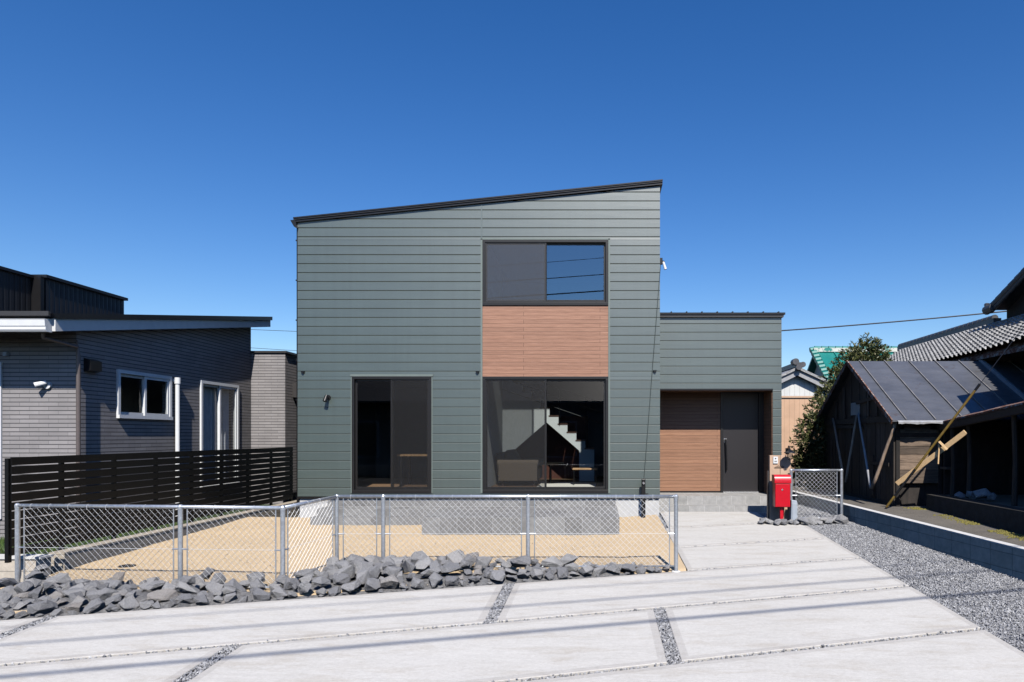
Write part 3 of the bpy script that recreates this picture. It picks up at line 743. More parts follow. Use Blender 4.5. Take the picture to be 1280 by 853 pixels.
for xx in (a+.03, b-.03):
    for yy in (15.33, 15.62):
        mb = MB(); mb.tube([(xx, yy, FL), (xx, yy, FL+.35)], .011, 6); mb.build('leg', M['black_steel'], stl)
mb = MB(); mb.box(-1.35, -.1, 14.25, 16.3, FL+.002, FL+.014); tag(mb.build('rug', M['rug']), 'pale rug on the floor under the round table and bench', 'rug')
s5 = FPX/15.2; a, b = (500-CX)/s5, (560-CX)/s5
tb = thing('dining_table', ((a+b)/2, 15.4, FL), 'wood dining table behind the screen of the left window', 'table')
mb = MB(); mb.box(a, b, 15.0, 15.8, FL+.66, FL+.70); mb.build('tabletop', M['oak'], tb)
for xx in (a+.06, b-.06):
    for yy in (15.06, 15.74):
        mb = MB(); mb.box(xx-.025, xx+.025, yy-.025, yy+.025, FL, FL+.66); mb.build('leg', M['black_steel'], tb)

# ---- entrance wing
YE = 14.57
def XE_(px): return (px-CX)*YE/FPX
EX0, EX1 = HX1, XE_(977); zs = EYE+(CY-487.5)*YE/FPX; zt = EYE+(CY-397)*YE/FPX; EBK = 20
px1 = XE_(966); YD = 15.34
mb = MB(); clad(mb, EX0, EX1, ZB, zt, YE, [(EX0-.1, px1, 0, zs)])
mb.build('wing_wall', M['siding'], house)
mb = MB(); mb.box(EX0, EX1, YE+.019, YE+.12, zs, zt); mb.box(px1, EX1, YE+.019, EBK, ZB, zs+.0); mb.box(EX1-.12, EX1, YE+.12, EBK, zs, zt)
mb.box(EX0, EX1, EBK, EBK+.1, ZB, zt)
mb.build('wing_backing', M['siding'], house)
mb = MB(); mb.box(px1+.02, EX1-.02, YE+.02, EBK, -.3, ZB); mb.build('wing_foundation', M['foundation'], house)
mb = MB(); mb.box(EX0, px1+.0, YE-.02, YE+.02, zs-.012, zs+.022); mb.build('porch_trim', M['dark_metal'], house)
mb = MB(); mb.box(EX0, px1, YE+.021, YD, zs+.001, zs+.05); mb.build('porch_ceiling', M['porch_wood'], house)
mb = MB(); dx0 = (900.5-CX)*YD/FPX
mb.box(EX0, dx0, YD, YD+.1, .36, zs); mb.build('porch_panel', M['porch_wood'], house)
mb = MB(); mb.box(px1-.012, px1-.001, YE+.03, YD, .36, zs); mb.build('porch_return', M['porch_wood'], house)
mb = MB(); mb.box(EX0, dx0, YD-.012, YD-.001, .352, .385); mb.build('skirting', M['dark_metal'], house)
dz0, dz1 = .353, EYE+(CY-491)*YD/FPX
d0, d1 = (903.5-CX)*YD/FPX, (948-CX)*YD/FPX; fr1 = px1-.013
mb = MB(); ya, yb = YD-.03, YD+.08
mb.box(dx0+.001, d0, ya, yb, dz0, dz1); mb.box(d1, fr1, ya, yb, dz0, dz1); mb.box(dx0+.001, fr1, ya, yb, dz1, zs-.001); mb.box(d0, d1, ya-.03, yb, dz0-.001, dz0+.02, 1)
mb.box(dx0, fr1, YD+.2, YD+.25, .3, zs)
door = mb.build('door_frame', [M['frame'], M['silver']], house)
M['door'] = plain('door', (.020, .0175, .0185), .45, .1, var=.1, scale=30)
mb = MB(); mb.box(d0+.004, d1-.004, YD-.005, YD+.045, dz0+.021, dz1-.004); dl = mb.build('door_leaf', M['door'], door, bevel=.003)
# shaped lever handle
hx = (906.5-CX)*YD/FPX; hz1 = EYE+(CY-551)*YD/FPX; hz0 = EYE+(CY-588)*YD/FPX
mb = MB(); mb.box(hx-.03, hx+.03, YD-.016, YD-.005, hz1-.04, hz1+.05, 1)
mb.tube([(hx, YD-.02, hz1+.03), (hx, YD-.07, hz1+.02), (hx+.006, YD-.085, hz1-.1), (hx+.018, YD-.085, hz0+.2), (hx+.02, YD-.07, hz0+.02), (hx+.02, YD-.02, hz0)], [.016, .018, .017, .015, .016, .014], 10, 0)
mb.tube([(hx, YD-.03, hz1+.04), (hx, YD-.075, hz1+.03)], [.012, .02], 10, 1)
mb.build('door_handle', [M['black_steel'], M['silver']], door)
# wing roof with standing seam tips
mb = MB(); zt2 = EYE+(CY-391.5)*YE/FPX
mb.box(EX0, EX1+.06, YE-.07, EBK+.1, zt+.05, zt2, 0); mb.box(EX0, EX1+.03, YE-.05, EBK+.05, zt, zt+.048, 1)
for k in range(8):
    x = EX0+.30+k*.32
    if x < EX1: mb.box(x-.012, x+.012, YE-.06, EBK+.08, zt2, zt2+.024, 0)
mb.build('wing_roof', [M['roof_metal'], M['fascia']], house)
# tiny wall box on wing's right side
mb = MB(); p = at(979, 523, YE+.5); mb.box(EX1, EX1+.09, YE+.4, YE+.6, p.z-.09, p.z+.09); mb.build('vent_hood', M['dark_metal'], house)

# ------------------------------------------------------------------ steps in front
pf = thing('porch_steps', (2.4, 14.5, .06), 'grey tiled steps leading up to the dark front door', 'steps')
mb = MB(); mb.box(EX0+.003, px1-.013, 14.45, YD-.001, -.2, .349); mb.box(px1-.013, 3.95, 14.45, YE+.02, -.2, .349)
mb.build('landing', M['porch_tile'], pf)
mb = MB(); mb.box(EX0+.003, 3.7, 14.12, 14.45, -.2, .178); mb.build('step', M['porch_tile'], pf)
tr_ = thing('garden_terrace', (-2.2, 12.8, -.1), 'low grey tiled terrace below the two ground floor windows', 'terrace')
x0, x1, x2 = -5.35, -3.02, .33
mb = MB(); mb.prism([(x0, 13.15), (x1, 13.15), (x1, 11.8), (x2, 11.8), (x2, 13.82), (x0, 13.82)], 'z', -.25, .217); mb.build('platform', M['step_tile'], tr_)
mb = MB(); mb.box(x0, x1, 12.85, 13.15, -.2, .093); mb.build('step', M['step_tile'], tr_)
mb = MB(); mb.box(x0+.02, x2-.02, 13.62, 13.79, .217, .318); mb.build('upper_step', M['step_tile'], tr_)

# standpipe with tap, and the wire-shadow line above it
sx = X(803.5)
sp = thing('water_standpipe', (sx, 13.6, 0), 'black square garden water standpipe with tap at the house corner', 'tap')
mb = MB(); mb.box(sx-.038, sx+.038, 13.56, 13.64, -.1, Z(598)); mb.build('post', M['black_steel'], sp, bevel=.01)
mb = MB(); zt_ = .42; mb.tube([(sx+.03, 13.55, zt_), (sx+.07, 13.5, zt_), (sx+.09, 13.48, zt_-.03), (sx+.09, 13.48, zt_-.08)], .014, 8); mb.tube([(sx+.06, 13.51, zt_), (sx+.06, 13.51, zt_+.05)], .008, 6); mb.box(sx+.03, sx+.09, 13.5, 13.52, zt_+.045, zt_+.06); mb.build('tap', M['black_steel'], sp)
mb = MB(); mb.tube([(sx, 13.55, Z(603)), (sx, 13.53, Z(603))], .024, 10); mb.build('badge', M['silver'], sp)
mb = MB(); mb.tube([(X(825.8), YF-.01, Z(330)), (X(816), YF-.02, Z(455)), (X(805), YF-.016, Z(598))], .0065, 6)  # thin tube, toned to imitate the shadow of an unseen overhead wire
tag(mb.build('cable', M['wire_shadow_grey']), 'thin grey line standing in for a wire shadow on the green facade beside its right corner', 'cable')  # wire-shadow line, not a real cable

# ------------------------------------------------------------------ chain link fences
def chainfence(name, label, runs, endparts=True):
    """runs: list of (A, B, post fractions) with A,B=(x,y,ztop,zbase)"""
    A0 = runs[0][0]
    f = thing(name, (A0[0], A0[1], A0[3]), label, 'fence')
    done = set()
    for A, B, fr in runs:
        P = lambda s, z: Vector((A[0]+(B[0]-A[0])*s, A[1]+(B[1]-A[1])*s, (A[3]+(B[3]-A[3])*s)+(z)*((A[2]-A[3])+((B[2]-B[3])-(A[2]-A[3]))*s)))
        L = math.hypot(B[0]-A[0], B[1]-A[1]); nrm = Vector((B[1]-A[1], A[0]-B[0], 0)).normalized()
        mb = MB(); mb.tube([P(0, 1), P(1, 1)], .0225, 10); mb.build('top_rail', M['galv'], f, smooth=True)
        mb = MB(); mb.tube([P(.005, .06), P(.995, .06)], .012, 8); mb.build('bottom_rail', M['galv'], f, smooth=True)
        for s in fr:
            p = P(s, 0); key = (round(p.x, 2), round(p.y, 2))
            if key not in done:
                done.add(key); mb = MB(); t_ = P(s, 1)
                mb.tube([(p.x, p.y, p.z-.12), (t_.x, t_.y, t_.z)], .027, 12); mb.lathe((t_.x, t_.y, t_.z), [(.03, -.03), (.031, .005), (.024, .022), (.008, .03)], 12)
                po = mb.build('post', M['galv'], f, smooth=False)
                mb = MB(); mb.lathe((p.x, p.y, p.z-.03), [(.06, -.1), (.06, .02), (.05, .03)], 12); mb.build('footing', M['wall_cap'], po)
            for sd in (-1, 1):
                s2 = s+sd*.085/L
                if 0 < s2 < 1:
                    mb = MB(); mb.tube([P(s2, .06), P(s2, .985)], .0075, 6)
                    for zz in (.5,): mb.tube([P(s, zz), P(s2+sd*.015/L, zz)], .009, 6)
                    mb.build('tension_bar', M['galv'], f)
        for s0, s1 in zip(fr, fr[1:]):
            mb = MB(); a_, b_ = s0*L+.085, s1*L-.085; H = (A[2]-A[3])*.925; zo = .06
            hh = lambda s, z: P(s/L, .06+z/H*.925)
            pitch = .0792; k = a_-H
            while k < b_:
                for sg in (1, -1):
                    # s = k + z (rising right) ; or mirrored
                    za = max(0, a_-k); zb = min(H, b_-k)
                    if zb > za:
                        sa, sb = k+za, k+zb
                        if sg < 0: sa, sb = a_+b_-sa, a_+b_-sb
                        off = nrm*(.0017*sg)
                        mb.tube([hh(sa, za)+off, hh(sb, zb)+off], .0020, 3, cap=False)
                k += pitch
            mb.tube([P(s0, .5), P(s1, .5)], .0022, 4)
            for i in range(int((b_-a_)/.24)):
                s = a_+.1+i*.24; c = P(s/L, 1)
                mb.tube([c+nrm*.024+Vector((0, 0, -.04)), c+nrm*.024+Vector((0, 0, .01)), c+nrm*-.0+Vector((0, 0, .0245)), c-nrm*.024+Vector((0, 0, .01)), c-nrm*.024+Vector((0, 0, -.04))], .0018, 4)
            mb.build('wire_mesh', M['galv_wire'], f)
    return f
YN = 9.06
fx = lambda px, Y: (px-CX)*Y/FPX
C0 = (fx(22, 8.33), 8.33, .767, -.235); C1 = (fx(353.5, 8.05), 8.05, .767, -.215)
C2 = (fx(421, YN), YN, .81, -.165); C3 = (fx(845, YN), YN, .81, -.155)
s1 = (fx(229, 8.21)-C0[0])/(C1[0]-C0[0])
q = lambda px: (fx(px, YN)-C2[0])/(C3[0]-C2[0])
chainfence('chain_link_fence', 'long galvanized chain link fence bending around the sand yard', [(C0, C1, [0, s1, 1]), (C1, C2, [0, 1]), (C2, C3, [0, q(479), q(660), 1])])
Yr = 12.95
chainfence('chain_link_fence', 'short galvanized chain link fence panel between red mailbox and block wall', [((fx(989, Yr), Yr, .96, .02), (fx(1052, Yr), Yr, .96, .02), [0, 1])])

# ------------------------------------------------------------------ rocks
def rockmesh(name, seed, flat=.75, n=16, rnd=0):
    r = random.Random(seed); bm = bmesh.new()
    for _ in range(n):
        v = Vector((r.gauss(0, 1), r.gauss(0, 1), r.gauss(0, 1))).normalized()
        v = v*(r.uniform(.82, 1.08)); bm.verts.new((v.x*r.uniform(.95, 1.1), v.y*.85, v.z*flat))
    res = bmesh.ops.convex_hull(bm, input=bm.verts)
    bmesh.ops.delete(bm, geom=[e for e in res['geom_interior'] if isinstance(e, bmesh.types.BMVert)], context='VERTS')
    bmesh.ops.dissolve_limit(bm, angle_limit=R(14), verts=bm.verts, edges=bm.edges)
    bmesh.ops.bevel(bm, geom=bm.edges[:], offset=.025 if not rnd else .16, segments=1 if not rnd else 3, affect='EDGES', profile=.6, clamp_overlap=True)
    bmesh.ops.triangulate(bm, faces=[f for f in bm.faces if len(f.verts) > 4])
    bmesh.ops.subdivide_edges(bm, edges=bm.edges[:], cuts=2, use_grid_fill=True)
    for v in bm.verts:
        d = mnoise.noise(v.co*2.2+Vector((seed*7, 0, 0)))*.05+mnoise.noise(v.co*6+Vector((0, seed*3, 0)))*.035
        v.co += v.co.normalized()*d
    bmesh.ops.recalc_face_normals(bm, faces=bm.faces)
    me = bpy.data.meshes.new(name); bm.to_mesh(me); bm.free(); me.materials.append(M['rock'])
    if rnd: me.polygons.foreach_set('use_smooth', [True]*len(me.polygons))
    return me
RM = [rockmesh('rock', s, .62+.06*(s % 5)) for s in range(16)]
proto = {}
nrock = 0
g = MB(); V = []; F = []; nbx = 80
def rear(x): return 8.30-(x-C0[0])*.085 if x < C1[0] else (C1[1]+(C2[1]-C1[1])*(x-C1[0])/(C2[0]-C1[0]) if x < C2[0] else YN)
for i in range(nbx+1):
    x = -8.0+(.98+8.0)*i/nbx; y0 = jy(3, x)-.02; y1 = max(y0+.05, rear(x)-.1)
    for k in range(4):
        y = y0+(y1-y0)*k/3; e = y-jy(3, x); V.append((x, y, min(sz(y)+.045, gz(y)-.012+max(0, e)*.5)-(.05 if k == 3 else 0)))
for i in range(nbx):
    for k in range(3): F.append((i*4+k, (i+1)*4+k, (i+1)*4+k+1, i*4+k+1))
g.mesh(V, F); struct('gravel_bed', g, M['stone_bed'])
def put_rock(x, y, z, r, label, group, meshes=RM):
    global nrock
    me = rng.choice(meshes)
    if me.name not in proto:
        o = bpy.data.objects.new('rock', me); proto[me.name] = o
    else: o = proto[me.name].copy()
    COL.objects.link(o); o.location = (x, y, z); o.scale = (r*rng.uniform(.9, 1.2), r*rng.uniform(.85, 1.1), r*rng.uniform(.85, 1.1))
    o.rotation_euler = (rng.uniform(-.45, .45), rng.uniform(-.45, .45), rng.uniform(0, 6.28))
    tag(o, label, 'rock', group); nrock += 1
pts = []
def back(x):
    if x < C1[0]: return 8.32-(x-C0[0])*.085+.10 if x > -7.0 else 8.35
    if x < C2[0]: return C1[1]+(C2[1]-C1[1])*(x-C1[0])/(C2[0]-C1[0])+.05
    return YN+.12
LR = 'rough angular grey rock in the border between wire fence and concrete drive'
LL = 'rough angular grey rock in the narrow border at the left wire fence'
x = -6.75
while x < .9:                                        # front row against the slab edge
    w_ = back(x)-jy(3, x); r = min(rng.choice((.07, .085, .10, .11, .125, .14)), max(.075, w_*.40))
    x += r*.82; pts.append((x, jy(3, x)+r*.55, r)); x += r*.72
def fill(n, radii, gap, tries):
    c0 = len(pts)
    for _ in range(tries):
        if len(pts)-c0 >= n: return
        x = rng.uniform(-6.75, .93); lo = jy(3, x)+.08; hi = back(x)-(.06 if x > -3.5 else 0)
        if hi-lo < .05 or rng.random() > (hi-lo+.1)/1.5: continue
        y = rng.uniform(lo, hi); r = min(rng.choice(radii), max(.07, (hi-lo)*.5))
        if any((x-a)**2+(y-b)**2 < (gap*(r+c))**2 for a, b, c in pts): continue
        pts.append((x, y, r))
fill(95, (.095, .115, .13, .15), .61, 15000); fill(62, (.07, .08, .095), .60, 15000); fill(38, (.055, .07), .62, 12000)
for x, y, r in pts:
    if y-jy(3, x) < r*.5: y = jy(3, x)+r*.5
    right = x > C1[0]
    z = min(sz(y), gz(y)-.03+(y-jy(3, x))*.5)+r*.36+rng.uniform(0, .03)
    if right and x < -.3: z += .07*min(1, (y-jy(3, x))/.5)
    put_rock(x, y, z, r, LR if right else LL, 'rocks in the border beside the drive' if right else 'rocks at the left fence')
base = list(pts); extra = 0
for k in range(22):                                  # small chips wedged along the slab edge
    x = -6.4+k*.32+rng.uniform(-.07, .07); r = rng.uniform(.04, .065); y = jy(3, x)+r*.6
    put_rock(x, y, gz(y)+r*.15, r, LR if x > C1[0] else LL, 'rocks in the border beside the drive' if x > C1[0] else 'rocks at the left fence')
for x, y, r in base:
    if extra >= 22: break
    if rng.random() < .42 and y-jy(3, x) > .28:
        right = x > C1[0]; rr = rng.uniform(.09, .15)
        put_rock(x+rng.uniform(-.1, .1), y+rng.uniform(.02, .1), sz(y)+r*.95+rr*.3, rr, LR if right else LL, 'rocks in the border beside the drive' if right else 'rocks at the left fence'); extra += 1
import sys
sys.stderr.write('ROCKS %d %.3f %.3f\n' % (nrock, min(y-jy(3, x)-r for x, y, r in base), sum(r for x, y, r in base)/len(base)))
RR = [rockmesh('rock', s, .72, 18, rnd=1) for s in range(40, 46)]
for me in RR: me.materials[0] = M['pale_rock']
for i in range(26):
    px = 950+ (1058-950)*((i % 13)+rng.uniform(.1, .9))/13
    Y = 12.52+.14*(i//13)+rng.uniform(0, .12) if px < 1000 else 12.58+.18*(i//13)+rng.uniform(0, .12)
    r = rng.uniform(.085, .125) if px < 1030 else rng.uniform(.1, .15)
    put_rock(fx(px, Y), Y, gz(Y)+r*.5-.01, r, 'rounded grey stone in the small bed around the red mailbox', 'stones around the mailbox', RR)

# ------------------------------------------------------------------ gate post, mailbox, small box
YP = 13.05
gp = thing('gate_post', (fx(975, YP), YP, gz(YP)), 'tan two board gate post behind the red mailbox', 'gate post')
a, m_, b = fx(962.3, YP), fx(975.2, YP), fx(988.5, YP); zt_ = EYE+(CY-569.5)*YP/FPX; z0 = gz(YP)-.1
mb = MB(); mb.box(a, m_-.003, YP, YP+.10, z0, zt_); mb.build('board', M['tan_board'], gp, bevel=.003)
mb = MB(); mb.box(m_+.003, b, YP, YP+.10, z0, zt_); mb.build('board', M['tan_board'], gp, bevel=.003)
mb = MB(); mb.box(a-.035, a-.003, YP+.03, YP+.09, z0, zt_-.29); mb.build('side_rail', M['fascia'], gp)
ix0, ix1 = fx(966.3, YP), fx(972, YP); iz1, iz0 = EYE+(CY-571)*YP/FPX, EYE+(CY-579.5)*YP/FPX
mb = MB(); mb.box(ix0, ix1, YP-.022, YP, iz0, iz1, 0); mb.lathe((0, 0, 0), [(0.012, 0), (.012, .004)], 12, 1)
n_ = 2*12
for i in range(len(mb.v)-n_, len(mb.v)):
    x, y, z = mb.v[i]; mb.v[i] = ((ix0+ix1)/2+x, YP-.022-z, iz1-.035+y)
mb.box(ix0+.02, ix1-.02, YP-.025, YP-.021, iz0+.03, iz0+.05, 2)
mb.build('intercom', [M['white_plastic'], M['black_steel'], M['silver']], gp, bevel=.0)
# nameplate: little dark raised metal strokes
mb = MB(); zc = EYE+(CY-584)*YP/FPX; xx = fx(968, YP)
for k, h in enumerate((.015, .03, .04, .055, .04, .045, .03, .045, .035)):
    x = xx+k*.021; mb.bar((x, YP-.006, zc-.018), (x+.008, YP-.006, zc-.018+h), .007, .008, up=(0, 1, 0))
    if k: mb.bar((x-.014, YP-.006, zc-.016), (x+.004, YP-.006, zc-.012), .006, .008, up=(0, 1, 0))
mb.build('nameplate', M['black_steel'], gp)
lx, lz = fx(984, YP), EYE+(CY-567)*YP/FPX
mb = MB(); mb.box(lx-.035, lx+.035, YP-.015, YP, lz-.02, lz+.1)
mb.tube([(lx, YP-.01, lz+.06), (lx, YP-.10, lz+.14), (lx, YP-.17, lz+.12), (lx, YP-.18, lz+.075)], .011, 8)
lamp = mb.build('wall_lamp', M['black_steel'], gp)
mb = MB(); c = (lx, YP-.18, lz); mb.lathe(c, [(.012, .085), (.03, .07), (.045, .055), (.105, .02), (.108, .012), (.05, .01)], 18); mb.build('lamp_shade', M['black_steel'], lamp)
mb = MB(); mb.lathe(c, [(.04, .008), (.046, -.03), (.046, -.07), (.03, -.10), (.008, -.108)], 14); mb.build('lamp_globe', M['glass'], lamp)
mb = MB()
for k in range(6):
    an = k*math.pi/3; dx, dy = .05*math.cos(an), .05*math.sin(an)
    mb.tube([(c[0]+dx, c[1]+dy, c[2]+.01), (c[0]+dx, c[1]+dy, c[2]-.07), (c[0]+dx*.5, c[1]+dy*.5, c[2]-.112), (c[0], c[1], c[2]-.12)], .004, 5)
mb.lathe((c[0], c[1], c[2]-.045), [(.052, -.004), (.052, .004)], 14); mb.build('lamp_cage', M['black_steel'], lamp)

YM = 12.72
mbx = thing('mailbox', (fx(978.5, YM), YM, gz(YM)), 'red pillar mailbox with rounded lid on a red post', 'mailbox')
a, b = fx(968.6, YM), fx(988.6, YM); zt_ = EYE+(CY-594)*YM/FPX; zb_ = EYE+(CY-634.5)*YM/FPX; zl_ = EYE+(CY-604.5)*YM/FPX
mb = MB(); mb.box(a+.006, b-.006, YM+.012, YM+.20, zb_, zl_-.004); mb.build('body', M['red_paint'], mbx, bevel=.008)
mb = MB(); mb.box(a+.012, b-.012, YM, YM+.011, zb_+.01, zl_-.008); mb.build('front_door', M['red_paint'], mbx, bevel=.004)
pr = [(YM+.21, zl_), (YM-.012, zl_)]+[(YM-.012+.075*(1-math.cos(t_)), zl_+.025+(zt_-zl_-.025)*math.sin(t_)) for t_ in np.linspace(0, math.pi/2, 9)]+[(YM+.21, zt_)]
mb = MB(); mb.prism(pr, 'x', a-.006, b+.006); mb.build('lid', M['red_paint'], mbx, bevel=.004)
mb = MB(); mb.lathe((0, 0, 0), [(.016, 0), (.016, .008), (.006, .010)], 12); mb.v = [((a+b)/2-.01+x, YM-z, zl_-.115+y) for x, y, z in mb.v]; mb.box((a+b)/2-.013, (a+b)/2-.007, YM-.016, YM-.008, zl_-.125, zl_-.095); mb.build('lock', M['silver'], mbx)
mb = MB(); mb.box((a+b)/2-.03, (a+b)/2+.03, YM+.07, YM+.13, gz(YM)-.1, zb_+.002); mb.build('post', M['red_paint'], mbx, bevel=.006)
p0 = at(988.5, 644, 12.75); p1 = at(997, 625, 12.75)
ub = thing('meter_box', (p0.x+.06, 12.8, gz(12.8)), 'small pale blue grey utility box on the ground right of the mailbox', 'box')
mb = MB(); mb.prism([(p0.x, gz(12.8)-.02), (p1.x, gz(12.8)-.02), (p1.x-.005, p1.z-.02), (p0.x+.01, p1.z)], 'y', 12.74, 12.86); mb.build('box_body', M['plastic_grey'], ub, bevel=.01)
mb = MB(); mb.box(p0.x+.02, p1.x-.02, 12.73, 12.74, gz(12.8)+.05, p1.z-.06); mb.build('box_cover', M['plastic_grey'], ub, bevel=.004)
# drain lid in the sand
p = at(159, 705, 9.35)
mb = MB(); mb.lathe((p.x, p.y, sz(p.y)), [(.10, -.03), (.10, .012), (.085, .016), (.08, .012), (.01, .013)], 20); tag(mb.build('drain_cover', M['stone_wall']), 'small dark round drain cover lying in the pale sand', 'drain cover')

# ------------------------------------------------------------------ left boundary: block wall and slat fence
bwl = thing('boundary_wall', (-7.1, 12, -.1), 'low tan block wall along the left edge of the sand yard', 'wall')
mb = MB(); mb.box(-7.2, -7.0, 9.1, 17.0, -.5, .05); mb.build('blockwork', M['tan_block'], bwl)
mb = MB(); mb.box(-7.205, -6.995, 9.095, 17.0, .052, .075); mb.build('coping', M['tan_block'], bwl)
frw = thing('front_wall', (-9, 8.9, -.3), 'low grey concrete wall at the foot of the slat fence near the street', 'wall')
mb = MB(); mb.box(-14, -7.02, 8.72, 8.9, -.6, .055); mb.build('blockwork', M['block'], frw)
mb = MB(); mb.box(-14, -7.0, 8.70, 8.92, .057, .085); mb.build('coping', M['wall_cap'], frw)
FX = -7.2
bf = thing('slat_fence', (FX, 12, .07), 'long black horizontal slat fence before the grey neighbour house', 'fence')
posts_y = [FPX*7.2/(CX-px) for px in (14, 80.2, 145.5, 197.4, 242, 279, 311.8, 340.9, 365.8)]
ftop = 1.335
for y in posts_y:
    mb = MB(); mb.box(FX-.06, FX-.015, y-.025, y+.025, .05, ftop-.01); mb.build('post', M['black_slat'], bf)
for y0, y1 in zip(posts_y, posts_y[1:]):
    mb = MB()
    for k in range(11):
        zt_ = ftop-k*.1105; mb.box(FX-.012, FX+.008, y0+.0015, y1-.0015, zt_-.0965, zt_)
    mb.build('slat_panel', M['black_slat'], bf)
# front return of fence
mb = MB(); y0 = posts_y[0]
for k in range(11):
    zt_ = ftop-k*.1105; mb.box(FX-.55, FX-.06, y0-.02, y0, zt_-.0965, zt_)
mb.build('return_panel', M['black_slat'], bf) if False else None

# ------------------------------------------------------------------ grey neighbour house
XN = -8.2
nh = thing('grey_house', (-12, 14, 0), 'grey tile clad low house with black sloping roof behind slat fence', 'house')
yf0, yb0 = 10.9, 16.35
roofu = lambda y: 3.14+(y-10.25)*(4.25-3.14)/6.69
mb = MB()
win1 = (11.8, 13.28, 1.90, 2.73); win2 = (14.26, 15.75, .5, 2.74)
cy_ = sorted({yf0, yb0, *win1[:2], *win2[:2]})
for a, b in zip(cy_, cy_[1:]):
    mid = (a+b)/2; zr_ = [(-.1, None)]
    o = win1 if win1[0] < mid < win1[1] else (win2 if win2[0] < mid < win2[1] else None)
    if o:
        mb.prism([(a, -.1), (b, -.1), (b, o[2]), (a, o[2])], 'x', XN-.15, XN)
        mb.prism([(a, o[3]), (b, o[3]), (b, roofu(b)), (a, roofu(a))], 'x', XN-.15, XN)
    else: mb.prism([(a, -.1), (b, -.1), (b, roofu(b)), (a, roofu(a))], 'x', XN-.15, XN)
fw0, fw1 = (-40-CX)*yf0/FPX, (3-CX)*yf0/FPX
zA, zB = .3, EYE+(CY-453)*yf0/FPX
wallplate(mb, -16, XN-.15, -.1, roofu(yf0)+.0, yf0, yf0+.15, [(fw0, fw1, zA, zB)])
mb.box(-16, XN-.15, yb0-.15, yb0, -.1, 4.1)
mb.build('wall', M['brick_siding'], nh)
mb = MB(); mb.box(XN+.001, XN+.012, yf0-.012, yf0+.02, 0, 3.1); mb.build('corner_trim', M['brown_pipe'], nh)
def nwin(y0, y1, z0, z1, x, curtain):
    mb = MB(); fw = .06; xa, xb = x-.06, x+.035
    mb.box(xa, xb, y0, y1, z1-fw, z1); mb.box(xa, xb+.02, y0, y1, z0, z0+fw); mb.box(xa, xb, y0, y0+fw, z0+fw, z1-fw); mb.box(xa, xb, y1-fw, y1, z0+fw, z1-fw)
    fr = mb.build('window', M['white_frame'], nh); ym = (y0+y1)/2
    for s, (a, b) in enumerate(((y0+fw, ym+.03), (ym-.03, y1-fw))):
        xo = x-(.01 if s else .045); sm = MB(); sw = .05
        sm.box(xo, xo+.03, a, b, z1-fw-sw, z1-fw-.001); sm.box(xo, xo+.03, a, b, z0+fw+.001, z0+fw+sw); sm.box(xo, xo+.03, a, a+sw, z0+fw+sw, z1-fw-sw); sm.box(xo, xo+.03, b-sw, b, z0+fw+sw, z1-fw-sw)
        sm.build('sash', M['white_frame'], fr)
        gm = MB(); gm.poly([(xo+.014, a+sw-.002, z0+fw+sw-.002), (xo+.014, b-sw+.002, z0+fw+sw-.002), (xo+.014, b-sw+.002, z1-fw-sw+.002), (xo+.014, a+sw-.002, z1-fw-sw+.002)]); gm.build('pane', M['glass'], fr)
    if curtain:
        cm = MB(); n = 40; P0 = []
        for i in range(n+1):
            y = y0+fw+(y1-y0-2*fw)*i/n; P0.append((x-.16+.03*math.sin(i*1.7), y))
        for (xa_, ya_), (xb_, yb_) in zip(P0, P0[1:]): cm.poly([(xa_, ya_, z0), (xb_, yb_, z0), (xb_, yb_, z1), (xa_, ya_, z1)])
        cm.build('curtain', M['curtain'], fr)
    return fr
nwin(*win1, XN, False); nwin(*win2, XN, True)
mb = MB(); mb.box(-16, XN-.6, yf0+1.5, yf0+1.6, 0, 3.4); mb.box(XN-1.6, XN-1.5, yf0+.3, yb0-.3, 0, 3.3); mb.build('interior_wall', M['stucco'], nh)
mb = MB(); mb.box(fw0, fw0+.05, yf0-.03, yf0+.1, zA, zB); mb.box(fw1-.05, fw1, yf0-.03, yf0+.1, zA, zB); mb.box(fw0+.05, fw1-.05, yf0-.03, yf0+.1, zB-.05, zB); mb.box(fw0+.05, fw1-.05, yf0-.03, yf0+.1, zA, zA+.05)
fr = mb.build('window', M['white_frame'], nh); mb = MB(); mb.poly([(fw0+.05, yf0+.03, zA+.05), (fw1-.05, yf0+.03, zA+.05), (fw1-.05, yf0+.03, zB-.05), (fw0+.05, yf0+.03, zB-.05)]); mb.build('pane', M['glass'], fr)
# roof slab, white fascia
xr_ = -8.02
mb = MB(); mb.prism([(10.25, roofu(10.25)+.185), (16.98, roofu(16.98)+.16), (16.98, roofu(16.98)+.25), (10.17, roofu(10.17)+.265)], 'x', -16, xr_+.03); mb.build('roof', M['roof_metal'], nh)
mb = MB(); mb.prism([(10.25, roofu(10.25)), (16.94, roofu(16.94)), (16.94, roofu(16.94)+.16), (10.25, roofu(10.25)+.184)], 'x', -16, xr_); mb.build('fascia', M['white_fascia'], nh)
mb = MB(); z_ = roofu(10.25); mb.prism([(10.248, z_-.02), (10.15, z_-.02), (10.13, z_+.01), (10.13, z_+.055), (10.12, z_+.06), (10.11, z_+.15), (10.10, z_+.165), (10.248, z_+.17)], 'x', -16, xr_-.05); mb.build('gutter', M['white_frame'], nh)
mb = MB(); mb.prism([(10.16, z_+.20), (10.12, z_+.21), (10.12, z_+.275), (10.16, z_+.275)], 'x', -16, xr_-.0); mb.build('roof_edge', M['fascia'], nh)
